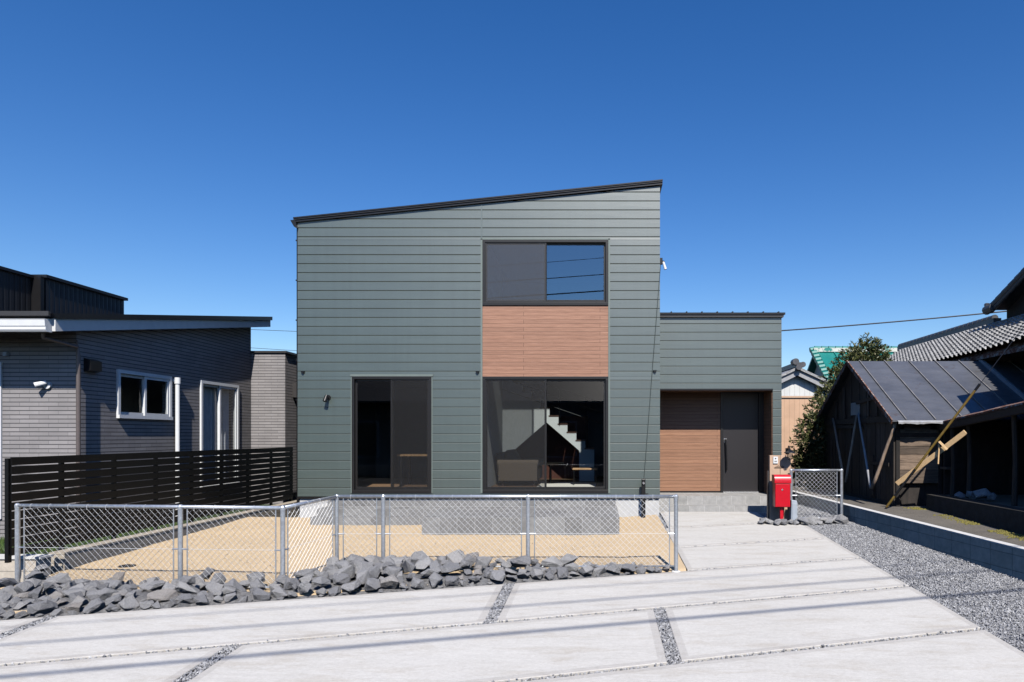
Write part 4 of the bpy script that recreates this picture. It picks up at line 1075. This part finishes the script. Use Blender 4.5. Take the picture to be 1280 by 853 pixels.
# downpipe on the corner, pipe on the side, vents, spotlight
mb = MB(); mb.tube([at(54, 415, 10.3), at(54, 422, 10.4), at(97, 434, 10.84), (fx(98, 10.84), 10.84, 2.85), (fx(98, 10.84), 10.84, -.05)], .03, 10); mb.build('downpipe', M['brown_pipe'], nh)
py_ = FPX*8.12/(CX-222.5); mb = MB(); mb.tube([(XN+.07, py_, 0), (XN+.07, py_, 2.62)], .038, 12); mb.tube([(XN+.07, py_, 2.60), (XN+.07, py_, 2.72)], .052, 12); mb.tube([(XN+.07, py_, 2.66), (XN-.01, py_, 2.66)], .04, 10); mb.build('vent_pipe', M['white_frame'], nh)
y0_, y1_ = FPX*8.2/(CX-104.5), FPX*8.2/(CX-119); mb = MB(); mb.prism([(XN, 2.62), (XN+.11, 2.64), (XN+.11, 2.80), (XN, 2.84)], 'y', y0_, y1_); mb.build('vent_hood', M['dark_metal'], nh)
mb = MB(); p = Vector((fx(61, yf0), yf0, EYE+(CY-482)*yf0/FPX)); mb.tube([p, p+Vector((0, -.04, 0))], .055, 14); sp_ = mb.build('spotlight', M['white_plastic'], nh)
mb = MB(); q_ = p+Vector((-.05, -.10, .02)); mb.tube([q_+Vector((.05, .05, .02)), q_+Vector((-.06, -.04, -.03))], [.035, .045], 14); mb.build('lamp_head', M['white_plastic'], sp_)
mb = MB(); p = at(9, 443, yf0); mb.box(p.x-.03, p.x+.03, yf0-.05, yf0, p.z-.03, p.z+.03); mb.build('sensor', M['plastic_grey'], nh)
# rear grey block
mb = MB(); y0_ = 16.3; xa_, xb_ = XN, (355-CX)*y0_/FPX; zt_ = EYE+(CY-441)*y0_/FPX
mb.box(-12, xb_, y0_+.06, 22, -.1, zt_); mb.build('rear_wall', M['brick_siding'], nh)
mb = MB(); mb.box(-12, xb_+.04, y0_+.02, 22.05, zt_, zt_+.045); mb.build('rear_coping', M['fascia'], nh)
py_ = 17.1; xq = (CX-367.5)*17.1/FPX; mb = MB(); mb.tube([(xb_+.05, 17.15, 0), (xb_+.05, 17.15, zt_-.1)], .03, 8); mb.build('rear_downpipe', M['brown_pipe'], nh)
p = at(365, 488, 16.9); mb = MB(); mb.box(xb_, xb_+.22, 16.75, 16.95, p.z-.18, p.z+.16); mb.build('rear_vent_hood', M['fascia'], nh)
# black upper storey
mb = MB(); xu = -9.6; sc = lambda px: FPX*9.6/(CX-px)
mb.box(-16, xu, sc(57), sc(155), 3.2, 4.33); mb.build('upper_wall', M['black_rib'], nh)
mb = MB(); mb.box(-16, xu+.05, sc(57)-.04, sc(155)+.05, 4.332, 4.385); mb.build('parapet_cap', M['roof_metal'], nh)
xu2 = -9.75; sc2 = lambda px: FPX*9.75/(CX-px)
mb = MB(); mb.box(-16, xu2, 9.9, sc2(48), 3.45, 4.30); mb.build('upper_wall', M['black_rib'], nh)
mb = MB(); mb.box(-16, xu2+.05, 9.85, sc2(50), 4.302, 4.35); mb.build('parapet_cap', M['roof_metal'], nh)
mb = MB(); mb.box(xu2, xu+.01, sc(50), sc(57)-.041, 3.3, 4.34); mb.build('pilaster', M['dark_metal'], nh)
# grass blades by the fence
P = []; gm = MB()
for _ in range(2600):
    x = rng.uniform(-9.5, -7.25); y = rng.uniform(9.4, 12.5); h = rng.uniform(.03, .09); an = rng.uniform(0, 6.28); w_ = .006
    dx, dy = math.cos(an)*w_, math.sin(an)*w_
    gm.poly([(x-dx, y-dy, -.02), (x+dx, y+dy, -.02), (x+rng.uniform(-.03, .03), y+rng.uniform(-.03, .03), h)])
struct('grass', gm, M['grass'], 'stuff')

# ------------------------------------------------------------------ right side: block wall, shed, lean-to, tiled house
rb = thing('block_wall', (5, 10, 0), 'low dark grey concrete block wall between gravel and shed lane', 'wall')
mb = MB(); mc = MB()
for (xa, ya), (xb, yb), za, zb in zip(BW, BW[1:], BWZ, BWZ[1:]):
    n_ = Vector((yb-ya, -(xb-xa), 0)).normalized()
    if n_.x < 0: n_ = -n_
    w_ = n_*.12
    mb.mesh([(xa, ya, -.8), (xb, yb, -.8), (xb+w_.x, yb+w_.y, -.8), (xa+w_.x, ya+w_.y, -.8), (xa, ya, za-.02), (xb, yb, zb-.02), (xb+w_.x, yb+w_.y, zb-.02), (xa+w_.x, ya+w_.y, za-.02)], [(0, 1, 2, 3), (4, 7, 6, 5), (0, 4, 5, 1), (1, 5, 6, 2), (2, 6, 7, 3), (3, 7, 4, 0)])
    e = n_*.006
    mc.mesh([(xa-e.x, ya, za-.019), (xb-e.x, yb, zb-.019), (xb+w_.x, yb+w_.y, zb-.019), (xa+w_.x, ya+w_.y, za-.019), (xa-e.x, ya, za), (xb-e.x, yb, zb), (xb+w_.x, yb+w_.y, zb), (xa+w_.x, ya+w_.y, za)], [(0, 1, 2, 3), (4, 7, 6, 5), (0, 4, 5, 1), (1, 5, 6, 2), (2, 6, 7, 3), (3, 7, 4, 0)])
mb.build('blockwork', M['block'], rb); mc.build('coping', M['wall_cap'], rb)
# moss strip
gm = MB()
for _ in range(1500):
    y = rng.uniform(6.5, 13.0); x = 5.86+rng.gauss(0, .07)-abs(rng.gauss(0, .05)); 
    if mnoise.noise(Vector((y*1.1, 2, 0))) < -.12: continue
    r = rng.uniform(.01, .035); z = bwz(y)-.03
    k = 5; gm.mesh([(x+r*math.cos(i*6.28/k), y+r*math.sin(i*6.28/k), z) for i in range(k)]+[(x, y, z+r*.7)], [(i, (i+1) % k, k) for i in range(k)])
struct('moss', gm, M['moss'], 'stuff')
# stone footing wall
fwall = thing('stone_footing', (6.3, 10, .1), 'dark old stone footing wall along the lane below the lean-to', 'wall')
mb = MB(); mb.box(5.98, 6.25, 5.0, 12.75, -.3, .53); mb.build('stonework', M['stone_wall'], fwall)
# wooden shed
SX = 5.56; SY0, SYR, SY1 = 13.15, 15.2, 17.3; zr_, ze_ = 3.20, 2.02
shed = thing('wooden_shed', (SX+2, 15.2, .2), 'weathered dark plank shed with grey metal sheet roof', 'shed')
mb = MB(); y = SY0; 
while y < SY1-.02:
    w_ = rng.uniform(.19, .25); y1 = min(SY1, y+w_)
    def rz(yy): return ze_+(zr_-ze_)*(1-abs(yy-SYR)/(SYR-SY0 if yy < SYR else SY1-SYR))-.06
    dx = rng.uniform(0, .018)
    if y < SYR < y1: pts_ = [(y+.008, .32), (y1-.008, .32), (y1-.008, rz(y1)), (SYR, rz(SYR)), (y+.008, rz(y))]
    else: pts_ = [(y+.008, .32), (y1-.008, .32), (y1-.008, rz(y1)), (y+.008, rz(y))]
    mb.prism(pts_, 'x', SX-dx, SX+.02)
    y = y1
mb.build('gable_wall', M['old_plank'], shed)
mb = MB(); mb.prism([(SY0+.05, .2), (SY1-.05, .2), (SY1-.05, 1.9), (SYR, 3.05), (SY0+.05, 1.9)], 'x', SX+.03, SX+.08, 0); mb.box(SX-.03, SX+.05, SY0, SY1, .0, .33, 1)
mb.box(SX-.04, SX+.02, SY0+.05, SY1-.05, 1.86, 1.98, 0)
mb.build('gable_lining', [M['old_dark'], M['stone_wall']], shed)
mb = MB()
for y_, z0_, z1_ in ((13.55, 1.99, 2.12), (13.9, 1.99, 2.30), (14.35, 2.0, 2.52), (15.75, 1.99, 2.70), (16.3, 1.99, 2.40), (14.1, .4, 1.2), (16.6, .35, 1.5)):
    mb.bar((SX-.035, y_, z0_), (SX-.03, y_+rng.uniform(-.05, .05), z1_), .02, rng.uniform(.05, .13), up=(0, 1, 0))
for y0_, y1_, z_ in ((14.1, 15.0, 2.36), (14.6, 16.7, 1.78), (13.3, 14.2, 1.05)):
    mb.bar((SX-.04, y0_, z_), (SX-.04, y1_, z_+rng.uniform(-.05, .05)), .02, .07)
mb.build('loose_boards', M['old_plank'], shed)
# tin patch and loft opening scraps
mb = MB(); p = at(1066, 512, 14.7)
p = Vector((SX-.025, 14.9, 2.16)); mb.box(SX-.028, SX-.012, 14.85, 15.35, 2.05, 2.32); mb.build('tin_patch', M['verge'], shed)
# front wall of horizontal boards
mb = MB(); z = .7; sxr = at(1173, 540, SY0).x
while z < 1.58:
    h = rng.uniform(.12, .17); mb.box(SX+.1, sxr, SY0+.0+rng.uniform(0, .012), SY0+.05, z+.006, z+h); z += h
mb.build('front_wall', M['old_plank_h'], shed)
mb = MB(); mb.box(SX+.03, SX+.1, SY0-.02, SY0+.08, .1, 2.0); mb.box(sxr, sxr+.06, SY0-.02, SY0+.08, .1, 1.95); mb.box(SX+.1, sxr, SY0-.015, SY0+.07, 1.58, 1.66); mb.box(SX+.1, 12, SY0+.1, SY0+.15, .1, 1.95); mb.build('frame', M['old_dark'], shed)
mb = MB(); mb.box(SX+.2, sxr-.15, SY0-.0, SY0+.04, 1.68, 1.9); mb.build('lintel_board', M['old_plank_h'], shed)
# roof: two slopes with seams, rusty verge
mb = MB(); RX0, RX1 = SX-.16, 12.5
dz = (zr_-ze_)/(SYR-SY0); yo = SY0-.28; zo = ze_-.28*dz
mb.prism([(yo, zo), (SYR, zr_), (SYR, zr_+.03), (yo, zo+.03)], 'x', RX0, RX1); dz2 = (zr_-ze_)/(SY1-SYR)
mb.prism([(SYR, zr_), (SY1+.3, ze_-.3*dz2), (SY1+.3, ze_-.3*dz2+.03), (SYR, zr_+.03)], 'x', RX0, RX1)
for k in range(0, 12):
    x = RX0+.26+k*.545+rng.uniform(-.015, .015)
    mb.bar((x, yo, zo+.04), (x, SYR, zr_+.04), .018, .034, mi=1)
mb.build('roof', [M['shed_roof'], M['seam']], shed)
mb = MB(); mb.bar((RX0-.012, yo-.02, zo+.0), (RX0-.012, SYR, zr_+.01), .02, .09); mb.bar((RX0-.012, SY1+.3, ze_-.3*dz2), (RX0-.012, SYR, zr_+.0), .02, .09); mb.build('verge_board', M['rust'], shed)
# crinkled tin lip along the eave
mb = MB(); n = 60; V = []; F = []
for i in range(n+1):
    x = RX0+.1+(fx(1213, yo)-RX0-.1)*i/n; j = .02*mnoise.noise(Vector((x*4, 0, 0)))+.008*mnoise.noise(Vector((x*15, 0, 0)))
    V += [(x, yo+.02, zo+.035), (x, yo-.05+j, zo-.0+j*.6), (x, yo-.045+j, zo-.035+j)]
for i in range(n):
    for k in range(2): F.append((i*3+k, i*3+k+1, i*3+4+k, i*3+3+k))
mb.mesh(V, F); mb.build('tin_lip', plain('tin', (.5, .5, .5), .5, .4, var=.2), shed)
# poles leaning on the gable
def pole(p0, p1, r, label, mat):
    mb = MB(); n = 6; pts_ = [Vector(p0).lerp(Vector(p1), i/n)+Vector((0, rng.uniform(-.012, .012), rng.uniform(-.008, .008))) for i in range(n+1)]
    mb.tube(pts_, [r*(1-.25*i/n) for i in range(n+1)], 8); return tag(mb.build('pole', M[mat], smooth=True), label, 'pole')
def onwall(px, py, off): # point on the gable plane x=SX-off
    x = SX-off; Y = x*FPX/(px-CX); return (x, Y, EYE+(CY-py)*Y/FPX)
def onw(px_top, py_top, px_bot, py_bot): 
    return onwall(px_bot, py_bot, .32), onwall(px_top, py_top, .045)
pole(*onw(1041, 523, 1053, 588), .028, 'wooden pole leaning on the shed gable, the one nearest the bush', 'bamboo')
pole(*onw(1071, 519, 1057, 603), .03, 'brown wooden pole meeting a grey pole at its top on the shed gable', 'bamboo')
pole(*onw(1073, 518, 1088, 610), .026, 'pale grey pole slanting down right on the shed gable', 'verge')
pole(*onw(1120, 527, 1090, 611), .036, 'thick brown pole leaning against the front corner of the shed roof', 'bamboo')
# bright plank
a = Vector(at(1121, 605, 12.75)); b = Vector(at(1207, 540, 11.9)); mb = MB()
mb.bar(a, b, .03, .085, up=(0, -.25, 1)); tag(mb.build('plank', M['lumber'], bevel=.004), 'fresh bright timber plank propped diagonally in front of the dark lean-to', 'plank')
a = Vector(at(1178, 563, 12.55)); b = Vector(at(1184, 556, 12.5))
mb = MB(); mb.bar(at(1174, 552, 12.12), at(1184, 562, 12.07), .025, .04); mb.bar(at(1174, 552, 12.15), at(1172.5, 580, 12.2), .02, .03); tag(mb.build('wood_scrap', M['lumber']), 'short scrap of timber nailed near the middle of the bright plank', 'timber')
# guy wire with yellow cover
gy = thing('guy_wire', (5.42, 13.0, .2), 'steel guy wire with yellow and black plastic guard by the shed', 'guy wire')
G0 = at(1108, 634, 12.75); G1 = at(1219, 488, 11.9); d = G1-G0
M['guard'] = M['yellow']
mb = MB(); mb.tube([G0+d*.34, G1], .021, 10, 0); mb.tube([G0+d*.10, G0+d*.34], .0215, 10, 1); mb.tube([G0, G0+d*.10], .0212, 10, 0); mb.tube([G1, G1+d*.05], .023, 10, 1); mb.build('guard', [M['yellow'], M['black_steel']], gy)
mb = MB(); mb.tube([G1+d*.05, G1+d*3.0], .006, 6); mb.tube([G0, G0-d*.05], .012, 6); mb.build('wire', M['cable'], gy)
# lean-to
lt = thing('lean_to', (8, 10, .2), 'dark open lean-to with rusty roof edge and posts in front of the shed', 'shed')
LX = 6.32; L0 = (LX, 13.0, EYE+17*13.0/FPX-.0); 
mb = MB()
xa = fx(1172, 13.0); za = EYE+17*13/FPX; xb = LX+.2; yb_ = 7.0; zb_ = 2.42
def lp(x, y): 
    t_ = (13.0-y)/6.0; return za+(zb_-za)*t_+(x-LX)*.22
V = []; F = []; nx_, ny_ = 40, 24
for j in range(ny_+1):
    y = 13.0-6.0*j/ny_
    for i in range(nx_+1):
        x = LX+(11.5-LX)*i/nx_; V.append((x, y, lp(x, y)+.022*math.sin(i*2.1)+ .012*mnoise.noise(Vector((x*3, y*3, 0)))))
nv = len(V); V += [(x, y, z-.03) for x, y, z in V]
for j in range(ny_):
    for i in range(nx_):
        q_ = (j*(nx_+1)+i, j*(nx_+1)+i+1, (j+1)*(nx_+1)+i+1, (j+1)*(nx_+1)+i); F += [q_, tuple(nv+k for k in q_[::-1])]
for j in range(ny_): a_ = j*(nx_+1); F.append((a_, a_+nx_+1, nv+a_+nx_+1, nv+a_))
for j in range(ny_): a_ = j*(nx_+1)+nx_; F.append((a_+nx_+1, a_, nv+a_, nv+a_+nx_+1))
for i in range(nx_): F.append((i, i+1, nv+i+1, nv+i))
mb.mesh(V, F); mb.build('roof', M['rust'], lt)
mb = MB(); mb.bar((LX+.06, 13.0, lp(LX, 13.0)-.09), (LX+.06, 7.0, lp(LX, 7)-.09), .09, .12); mb.build('beam', M['old_dark'], lt)
mb = MB(); mb.box(LX, 11.5, 6.95, 7.05, 0, 3.2); mb.box(9.2, 9.3, 7, 13.1, 0, 2.9); mb.box(sxr+.07, 9.2, 13.05, 13.12, .1, 1.94); mb.build('wall', M['old_dark'], lt)  # first box: unseen near end wall, added to keep the sun out
for px, Y in ((1190.5, 12.7), (1211, 12.3), (1268, 10.9)):
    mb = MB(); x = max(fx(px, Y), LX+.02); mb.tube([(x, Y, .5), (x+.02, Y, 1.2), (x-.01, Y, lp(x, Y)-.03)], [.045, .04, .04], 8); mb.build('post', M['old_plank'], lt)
mb = MB(); mb.box(LX+.1, 9.2, 7.1, 13.0, .1, .5); mb.build('floor', M['earth'], lt)
mb = MB(); mb.box(LX+.05, fx(1190, 12.9), 12.8, 13.04, .98, 1.02); mb.build('shelf', M['old_plank_h'], lt)
for i, (px, py, r) in enumerate(((1192, 616, .11), (1215, 617, .12), (1230, 616, .16), (1241, 621, .11))):
    Y = 12.0-.15*i; p = at(px, py, Y); put_rock(max(p.x, 6.2), Y, .53+r*.5, r, 'dark stone lying on the footing wall under the lean-to', 'stones under the lean-to')
# shadowed metal roof strip beside the shed (part of shed: raised second sheet)
mb = MB(); x_ = 8.3; mb.bar((x_, yo, zo+.06), (x_, SYR, zr_+.06), .05, .07); mb.build('valley_flashing', M['verge'], shed)

# ---- tiled farmhouse
th = thing('tiled_house', (10, 17, .2), 'old dark house with grey Japanese tile roof behind the metal roofed shed', 'house')
EXx, EZ, RXx, RZ = 8.2, 3.40, 10.05, 4.45
def tileroof(mb, x0, z0, x1, z1, y0, y1, pu=.20, pv=.19, curve=0.0):
    L = math.hypot(x1-x0, z1-z0); ux, uz = (x1-x0)/L, (z1-z0)/L; nxn, nzn = -uz, ux
    if nzn < 0: nxn, nzn = -nxn, -nzn
    nu = int((y1-y0)/pu); nvv = int(L/pv); su, sv = 8, 4
    V = []; F = []
    for j in range(nvv):
        for jj in range(sv+1):
            f = jj/sv; s_ = (j+f)*pv
            for i in range(nu*su+1):
                y = y0+i*pu/su; ph = (i % su)/su
                h = .05*(.5+.5*math.cos(2*math.pi*(ph-.3)))+.05*(1-f)*(.6 if ph > .6 else 1)
                lift = curve*max(0, (y0+3.0-y)/3.0)**2
                V.append((x0+ux*s_+nxn*h, y+.0, z0+uz*s_+nzn*h+lift))
    W = nu*su+1; rows = nvv*(sv+1)
    for r_ in range(rows-1):
        for i in range(W-1): F.append((r_*W+i, r_*W+i+1, (r_+1)*W+i+1, (r_+1)*W+i))
    mb.mesh(V, F)
mb = MB(); tileroof(mb, EXx, EZ, RXx, RZ, 12.6, 23.2, curve=.12); mb.build('roof', M['kawara'], th)
mb = MB(); mb.prism([(EXx+.06, EZ-.05), (RXx, RZ-.04), (12, 3.4), (12, 3.35), (RXx, RZ-.12), (EXx+.06, EZ-.14)], 'y', 12.6, 23.2); mb.build('roof_board', M['rust'], th)
mb = MB(); mb.box(RXx-.10, RXx+.10, 17.6, 23.3, RZ-.02, RZ+.13)
for k in range(24): y = 17.7+k*.235; mb.tube([(RXx, y, RZ+.15), (RXx, y+.22, RZ+.155)], [.085, .075], 10)
mb.build('ridge', M['kawara_dark'], th)
mb = MB(); mb.box(EXx+.9, EXx+1.0, 12.8, 23, 0, EZ+.30); mb.box(EXx+.9, 14, 22.9, 23, 0, 4); mb.build('wall', M['old_dark'], th)
# upper storey: gable end towards the lane, ridge running away to the right
XU = 9.8; ye_, ze2_ = FPX*XU/490, 0
ze2_ = EYE+(CY-388)*ye_/FPX; yk = FPX*XU/530; zk = EYE+(CY-346)*yk/FPX; su_ = (zk-ze2_)/(ye_-yk)
ypk = 13.2; zpk = ze2_+su_*(ye_-ypk); yfe = 9.6; zfe = zpk-su_*(ypk-yfe)
mb = MB(); mb.prism([(ye_, ze2_), (ypk, zpk), (yfe, zfe), (yfe, zfe+.09), (ypk, zpk+.10), (ye_, ze2_+.09)], 'x', XU, 17); mb.build('upper_roof', M['kawara_dark'], th)
mb = MB(); mb.prism([(ye_-.03, 3.6), (ye_-.03, ze2_+su_*.03-.01), (ypk, zpk-.01), (yfe+.35, zfe+su_*.35-.01), (yfe+.35, 0.2), (12.4, .2), (12.4, 3.6)], 'x', XU+.35, 16.5); mb.build('upper_wall', M['old_dark'], th)
mb = MB(); n_ = 16
for k in range(n_):
    f = k/n_; y = ye_+(ypk-ye_)*f; z = ze2_+(zpk-ze2_)*f+.1; dy, dz_ = (ypk-ye_)/n_*1.08, (zpk-ze2_)/n_
    mb.tube([(XU+.02, y, z), (XU+.02, y+dy, z+dz_+.015)], [.10, .085], 10); mb.tube([(XU-.0, y, z-.12), (XU+.0, y+dy, z+dz_-.10)], [.05, .045], 8)
mb.build('verge_tiles', M['kawara_dark'], th)
mb = MB(); c = Vector((XU+.0, ye_, ze2_+.06)); mb.tube([c+Vector((-.02, -.1, .0)), c+Vector((-.02, .22, -.03))], [.10, .115], 10); mb.tube([c+Vector((-.02, .12, .07)), c+Vector((-.02, .24, .12))], [.07, .05], 8); mb.build('corner_tile', M['kawara_dark'], th)
# unseen front wing, added to cast shade on the shed roof and lean-to
mb = MB(); mb.box(7.5, 12, 6.6, 11.9, .3, 4.25); mb.build('wing_wall', M['old_dark'], th)  # wall of the added unseen wing, for shade only
mb = MB(); mb.prism([(7.35, 4.2), (10, 5.2), (12.2, 4.2), (12.2, 4.1), (10, 5.08), (7.35, 4.1)], 'y', 6.4, 12.0); mb.build('wing_roof', M['kawara_dark'], th)  # roof of the added unseen wing, for shade only
# ---- beige house far behind
YBh = 30.0
bh = thing('beige_house', (8.5, YBh, 0), 'small beige and white ribbed house with grey gabled roof behind the wing', 'house')
pk = at(997, 462, YBh); er = at(1043, 484, YBh); hw = er.x-pk.x; zsp = EYE+(CY-495.5)*YBh/FPX
xl_, xr_ = pk.x-hw*.92, pk.x+hw*.92
mb = MB(); mb.box(xl_, xr_+1, YBh+.34, YBh+8, 0, zsp); mb.build('wall', M['beige_rib'], bh)
sl_ = (pk.z-er.z)/hw
mb = MB(); mb.prism([(xl_, zsp), (xr_, zsp), (xr_, pk.z-.15-sl_*(xr_-pk.x)), (pk.x, pk.z-.15), (xl_, pk.z-.15-sl_*(pk.x-xl_))], 'y', YBh+.32, YBh+8); mb.build('gable', M['white_rib'], bh)
mb = MB(); mb.box(xl_-.02, xr_+1, YBh+.28, YBh+.34, zsp-.05, zsp+.03); mb.build('belt_trim', M['tan_board'], bh)
mb = MB()
for sg in (-1, 1):
    ex_ = pk.x+sg*hw; mb.prism([(pk.x, pk.z), (ex_, er.z), (ex_, er.z-.26), (pk.x, pk.z-.26)], 'y', YBh, YBh+.1, 1)
    mb.prism([(pk.x, pk.z+.12), (ex_+sg*.06, er.z+.10), (ex_+sg*.06, er.z+.0), (pk.x, pk.z)], 'y', YBh-.1, YBh+8, 0)
mb.build('roof', [M['kawara'], M['verge']], bh)
mb = MB(); mb.box(pk.x-.12, pk.x+.12, YBh-.1, YBh+8, pk.z+.1, pk.z+.3); mb.tube([(pk.x, YBh-.25, pk.z+.08), (pk.x, YBh-.05, pk.z+.08)], .13, 12); mb.tube([(pk.x-.12, YBh-.2, pk.z+.32), (pk.x-.12, YBh+.2, pk.z+.32)], .14, 10); mb.tube([(pk.x+.2, YBh-.15, pk.z+.2), (pk.x+.2, YBh+.2, pk.z+.2)], .12, 10); mb.build('ridge_ornament', M['kawara_dark'], bh)
# ---- green roofed house
YG = 40.0
gh = thing('green_roofed_house', (14, YG+3, 0), 'house with bright teal metal roof peeking out behind the tree', 'house')
a = at(1018, 438, YG); b = at(1150, 438, YG); zr2 = a.z; ze2 = zr2-3.2
mb = MB(); mb.prism([(YG, zr2), (YG-4.5, ze2), (YG-4.5, ze2-.15), (YG, zr2-.15)], 'x', a.x, b.x); mb.prism([(YG, zr2), (YG+4.5, ze2), (YG+4.5, ze2-.15), (YG, zr2-.15)], 'x', a.x, b.x)
for k in range(10):
    x = a.x+.15+k*.9; mb.bar((x, YG, zr2+.03), (x, YG-4.5, ze2+.03), .06, .08)
mb.build('roof', M['green_roof'], gh)
mb = MB(); mb.box(a.x-.1, b.x, YG-.28, YG+.28, zr2-.12, zr2+.1, 0)
for k in range(16): x = a.x+k*.4; mb.tube([(x, YG, zr2+.1), (x+.36, YG, zr2+.1)], [.14, .12], 8, 1)
mb.build('ridge', [M['green_ridge'], M['green_roof']], gh)
mb = MB()
for k in range(14):
    f = k/14; mb.tube([(a.x-.25, YG-4.5*f, zr2-3.2*f), (a.x+.05, YG-4.5*f, zr2-3.2*f+.05)], .16, 8)
mb.build('verge_tiles', M['green_roof'], gh)
mb = MB(); mb.prism([(YG-4, 0), (YG+4, 0), (YG+4, ze2), (YG, zr2-.2), (YG-4, ze2)], 'x', a.x+.4, b.x-.4); mb.build('wall', M['stucco'], gh)

# ------------------------------------------------------------------ tree behind the shed
YT = 18.6
tr = thing('evergreen_tree', (fx(1075, YT), YT, .1), 'bushy evergreen tree growing behind the plank shed', 'tree')
b0 = Vector((fx(1075, YT), YT, 0))
mb = MB(); mb.tube([b0, b0+Vector((.05, 0, 1.4)), b0+Vector((.0, .1, 2.6)), b0+Vector((.15, .05, 3.8))], [.14, .11, .08, .03], 10)
for dx, dy, z0_, z1_ in ((-1.2, -.6, 1.0, 2.2), (-.7, .2, 1.4, 3.0), (.7, .3, 1.8, 3.1), (-1.7, -.8, .6, 1.4), (.3, -.5, 2, 3.2)):
    mb.tube([b0+Vector((.02, 0, z0_)), b0+Vector((dx*.5, dy*.5, (z0_+z1_)/2+.1)), b0+Vector((dx, dy, z1_))], [.06, .045, .015], 8)
mb.build('trunk', M['bark'], tr, smooth=True)
lobes = [(1083, 440, .42), (1068, 458, .5), (1092, 455, .45), (1100, 470, .4), (1055, 480, .5), (1080, 478, .6), (1042, 500, .5), (1060, 510, .6), (1030, 520, .5), (1020, 545, .55), (1045, 540, .7), (1012, 570, .42), (1028, 580, .6), (1050, 575, .6), (1015, 600, .45), (1035, 610, .5), (1003, 585, .28)]
mb = MB(); V = []; F = []
for li, (px, py, rad) in enumerate(lobes):
    Y = YT-(.5 if py > 490 else 0)-(.5 if px < 1035 else 0)+rng.uniform(-.2, .2); c = at(px, py, Y)
    ntw = int(130*rad*rad/.16*.95)+30
    for k in range(ntw):
        u = Vector((rng.gauss(0, 1), rng.gauss(0, 1), rng.gauss(0, 1))).normalized(); rr = rad*(rng.random()**.35)*(1+.35*mnoise.noise(u*2+Vector((li, 0, 0))))
        tip = c+u*rr; out = (u+Vector((0, 0, .35))).normalized()
        for l in range(8):
            d_ = (out+Vector((rng.gauss(0, .7), rng.gauss(0, .7), rng.gauss(0, .6)))).normalized(); ln = rng.uniform(.075, .13); wd = ln*.17
            s_ = d_.cross(Vector((rng.gauss(0, 1), rng.gauss(0, 1), rng.gauss(0, 1)))).normalized(); p = tip+out*rng.uniform(-.07, .05)
            n0 = len(V); up = s_.cross(d_)*.012
            V += [p, p+d_*ln*.5+s_*wd+up, p+d_*ln, p+d_*ln*.5-s_*wd+up]; F += [(n0, n0+1, n0+2), (n0, n0+2, n0+3)]
mb.mesh(V, F); mb.build('crown', M['leaf'], tr)

# ------------------------------------------------------------------ overhead lines
def wire(name, p0, p1, r, sag, label):
    mb = MB(); n = 24; p0 = Vector(p0); p1 = Vector(p1)
    mb.tube([p0.lerp(p1, i/n)-Vector((0, 0, sag*4*(i/n)*(1-i/n))) for i in range(n+1)], r, 6); return tag(mb.build(name, M['cable']), label, 'cable')
a = at(960, 411.5, 26); b = at(1262, 386.5, 24)
wire('overhead_cable', a+(a-b)*.5, b+(b-a)*.3, .025, .12, 'thick overhead cable crossing the sky right of the house')
a = at(335, 410.5, 34); b = at(385, 412.5, 34); wire('overhead_cable', a+(a-b)*4, b+(b-a)*4, .012, .1, 'upper thin overhead wire in the gap left of the house')
a = at(335, 434, 36); b = at(385, 437, 36); wire('overhead_cable', a+(a-b)*4, b+(b-a)*4, .012, .1, 'lower thin overhead wire in the gap left of the house')
# street lines above the camera: they throw the soft shadows on the drive and mirror in the upper window
def streetline(px, py, zz, r, label):
    h = 1.88; Y = FPX*h/(py-CY); Xg = (px-CX)*Y/FPX; zg = EYE-h; t_ = (zz-zg)/1.04
    c = Vector((Xg+.18*t_, Y-t_, zz)); dv = Vector((1, JS*.93, .012))
    wire('street_cable', c-dv*22, c+dv*22, r, .0, label)
streetline(640, 792, 7.6, .026, 'thickest street cable overhead, casting the darkest line on the drive')
streetline(640, 762, 8.2, .017, 'middle street cable overhead, casting the second line on the drive')
streetline(640, 746, 8.9, .010, 'thin street cable overhead, casting the faint line nearest the rocks')

# ------------------------------------------------------------------ house across the street: its mirror image fills the lower panes
oh = thing('house', (-6, -11, -.4), 'plain dark two gabled house across the street, mirrored in the lower windows', 'house')
mb = MB(); mb.box(-22, 10, -19, -11, -.6, 3.6); mb.build('wall', plain('dark_stucco', (.12, .11, .10), .9, var=.1), oh)
mb = MB(); mb.prism([(-10.2, 3.5), (-15, 5.6), (-19.8, 3.5), (-19.8, 3.38), (-15, 5.46), (-10.2, 3.38)], 'x', -22.5, 10.5); mb.build('roof', M['kawara_dark'], oh)
for x in (-19, -14, -8.5, -3, 3):
    mb = MB(); mb.box(x, x+1.7, -11.01, -10.97, .4, 2.4); fr = mb.build('window', M['white_frame'], oh)
    mb = MB(); mb.box(x+.06, x+1.64, -10.968, -10.962, .46, 2.34); mb.build('pane', M['frame'], fr)
